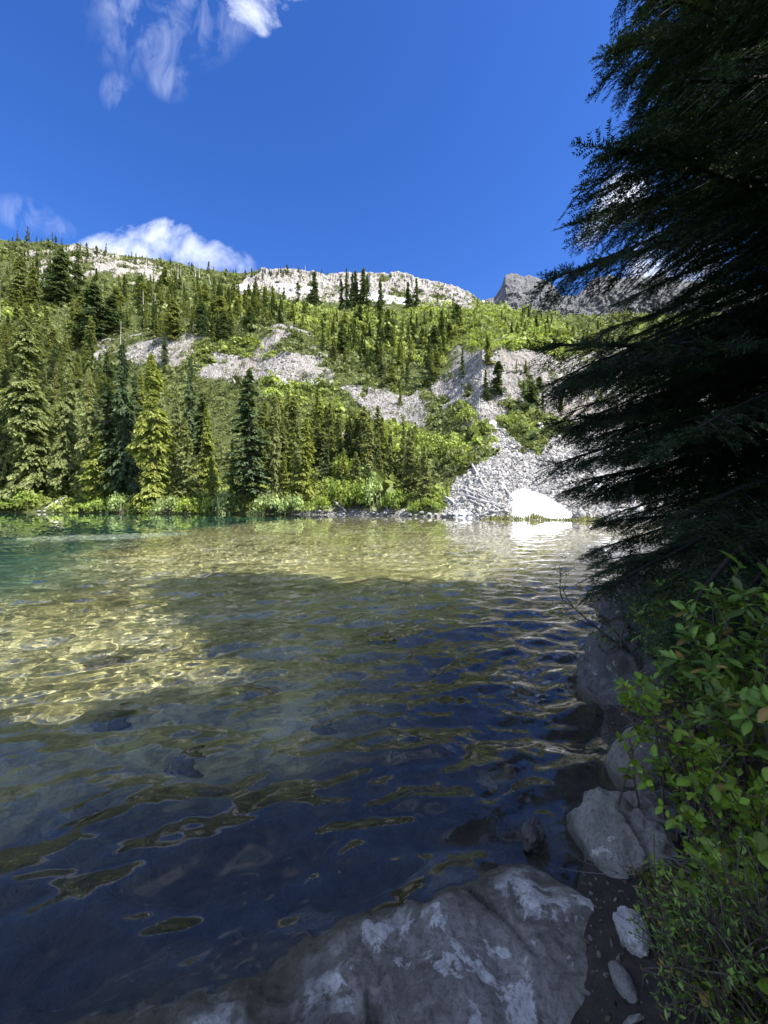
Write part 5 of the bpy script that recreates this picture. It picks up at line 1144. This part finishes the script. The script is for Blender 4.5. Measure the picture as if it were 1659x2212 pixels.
def twigs():
    r = np.random.default_rng(31); o, t = [], []
    a = (1.98, 3.08, .42)
    branchy(r, a, (-.62, .12, .38), .62, .012, 2, o, t, 4, .10, .02); branchy(r, (1.90, 3.05, .44), (-.10, .1, .9), .42, .008, 2, o, t, 4, .12, 0); branchy(r, a, (-.55, .3, .75), .40, .006, 1, o, t, 4)
    O = [p + r.normal(0, .02, 3) for p in t for _ in range(2)]; tw('dark_branch', 'branch', 'bare dark branch with few tiny leaves sticking out over the water by the cracked boulder', o, 'twig', (O, .024, 'leaf'))
    o, t = [], []
    for k in range(34):
        x = r.uniform(1.15, 1.62); y = r.uniform(1.45, 1.95); branchy(r, (x + .25, y - .12, .30 + r.uniform(-.02, .06)), (-.75, .25, r.uniform(.05, .7)), r.uniform(.18, .34), .0026, 1, o, t, 4, .12, .05)
    tw('heather', 'shrub', 'dry dark heather twigs drooping over the grey rounded boulder', o, 'twig')
    o, t = [], []
    for k in range(26):
        x = r.uniform(1.05, 1.4); y = r.uniform(1.18, 1.42); branchy(r, (x + .2, y, gz1(x + .2, y) + .05), (-.9, r.uniform(-.1, .5), r.uniform(.0, .25)), r.uniform(.2, .4), .0028, 1, o, t, 3, .14, -.01)
    tw('dead_shrub', 'shrub', 'tangle of bare grey twigs below the draped boulder', o, 'drytwig')
    o, t = [], []
    for k in range(60):
        x = r.uniform(1.55, 2.0); y = r.uniform(2.0, 2.5); branchy(r, (x, y, gz1(x, y) + .02), (r.uniform(-.9, .1), r.uniform(-.7, .3), r.uniform(.0, .55)), r.uniform(.12, .32), .0022, 1, o, t, 3, .2, -.03)
    tw('root_tangle', 'roots', 'brown tangle of dry roots and twigs at the water between the boulders', o, 'drytwig')
    o, t = [], []
    for k in range(14):
        x = r.uniform(1.5, 2.0); y = r.uniform(1.35, 1.9); branchy(r, (x + .2, y, r.uniform(.45, .8)), (-.9, .1, r.uniform(-.2, .25)), r.uniform(.3, .6), .004, 1, o, t, 2, .1, 0)
    tw('dry_sticks', 'sticks', 'pale bare sticks crossing the dark gap among the leaves', o, 'drytwig')
    o, t = [], []
    branchy(r, (1.62, 1.42, .78), (.5, -.05, -.28), .26, .004, 0, o, t); tw('stick', 'stick', 'single pale sunlit stick in the leaves near the right edge', o, 'silver')
twigs()
def moss():
    r = np.random.default_rng(55); n = 60000; x = r.uniform(.70, 1.7, n); y = r.uniform(.62, 1.5, n); k = fbm(x * 3, y * 3, None, 4, 9) + 4.5 * (x - .84 - .35 * (y - 1.1))
    i = k > .0; x, y = x[i], y[i]; z = gz(x, y) + r.uniform(-.005, .035, len(x)) + .07 * np.clip(fbm(x * 7, y * 7, None, 2, 3) + .3, 0, 1)
    D = norm(np.stack([r.normal(0, .8, len(x)), r.normal(0, .8, len(x)), r.uniform(.2, 1, len(x))], -1)); l = r.uniform(.006, .020, len(x)); V, F = diamonds(np.stack([x, y, z], -1), D, norm(r.normal(0, 1, D.shape)), l, l * .35, .2)
    tag(mesh('moss', V, F, M['moss'], tint=np.repeat(r.uniform(.5, 1.5, len(x)), 4)), 'dark olive moss and heath covering the soil at the lower right', kind='stuff')
    n = 900; x = r.uniform(.62, 1.5, n); y = r.uniform(.9, 2.3, n); i = sdist(x, y) > .02; x, y = x[i], y[i]; z = gz(x, y) + .004
    D = norm(np.stack([r.normal(0, 1, len(x)), r.normal(0, 1, len(x)), r.normal(0, .12, len(x))], -1)); l = np.exp(r.normal(math.log(.012), .5, len(x))); V, F = diamonds(np.stack([x, y, z], -1), D, norm(r.normal(0, .25, D.shape) + [0, 0, 1]), l, l * .5, .1)
    tag(mesh('forest_litter', V, F, M['litter'], tint=np.repeat(r.uniform(.2, 1.2, len(x)) ** 2, 4)), 'bits of leaf and needle litter scattered on the dark soil', kind='stuff')
M['moss'] = foliage_mat('moss', (.13, .135, .04), (.13, .135, .04), .2, .8); M['litter'] = foliage_mat('litter', (.13, .10, .055), (.13, .10, .055), .1)
moss()
def understory():
    r = np.random.default_rng(88); n = 260; P = []
    while len(P) < n:
        x, y = r.uniform(1.6, 14), r.uniform(-3, 15); d = sdist(np.array([x]), np.array([y]))[0]
        if d > .7 + .08 * y and math.hypot(x, y) > 2.4 and x / max(y, .3) > .60: P.append((x, y, gz1(x, y) + .12))
    P = np.array(P); R = r.uniform(.22, .5, n) * (.7 + P[:, 1] * .04); V, F, T = clumps(P, R, 150, 89, leaf=.15, tl=.8); tag(mesh('undergrowth', V, F, M['under'], tint=T), 'dark undergrowth filling the bank beneath the hemlocks', kind='stuff')
M['under'] = foliage_mat('undergrowth leaves', (.05, .09, .028), (.06, .10, .03), .3); understory()

def bank_gravel():
    r = np.random.default_rng(61); n = 1700; x = r.uniform(.6, 2.2, n); y = r.uniform(.7, 3.2, n); d = sdist(x, y); i = (d > -.35) & (d < .9) & (r.uniform(0, 1, n) < np.exp(-np.abs(d) * 2.2)); x, y = x[i], y[i]
    R_ = np.minimum(np.exp(r.normal(math.log(.006), .5, len(x))), .02); V, F, T = rocks(np.stack([x, y, gz(x, y) + R_ * .2], -1), R_, 62); tag(mesh('gravel', V, F, M['b_grey'], tint=T), 'small gravel and chips along the dark soil edge between the boulders', kind='stuff')
bank_gravel()
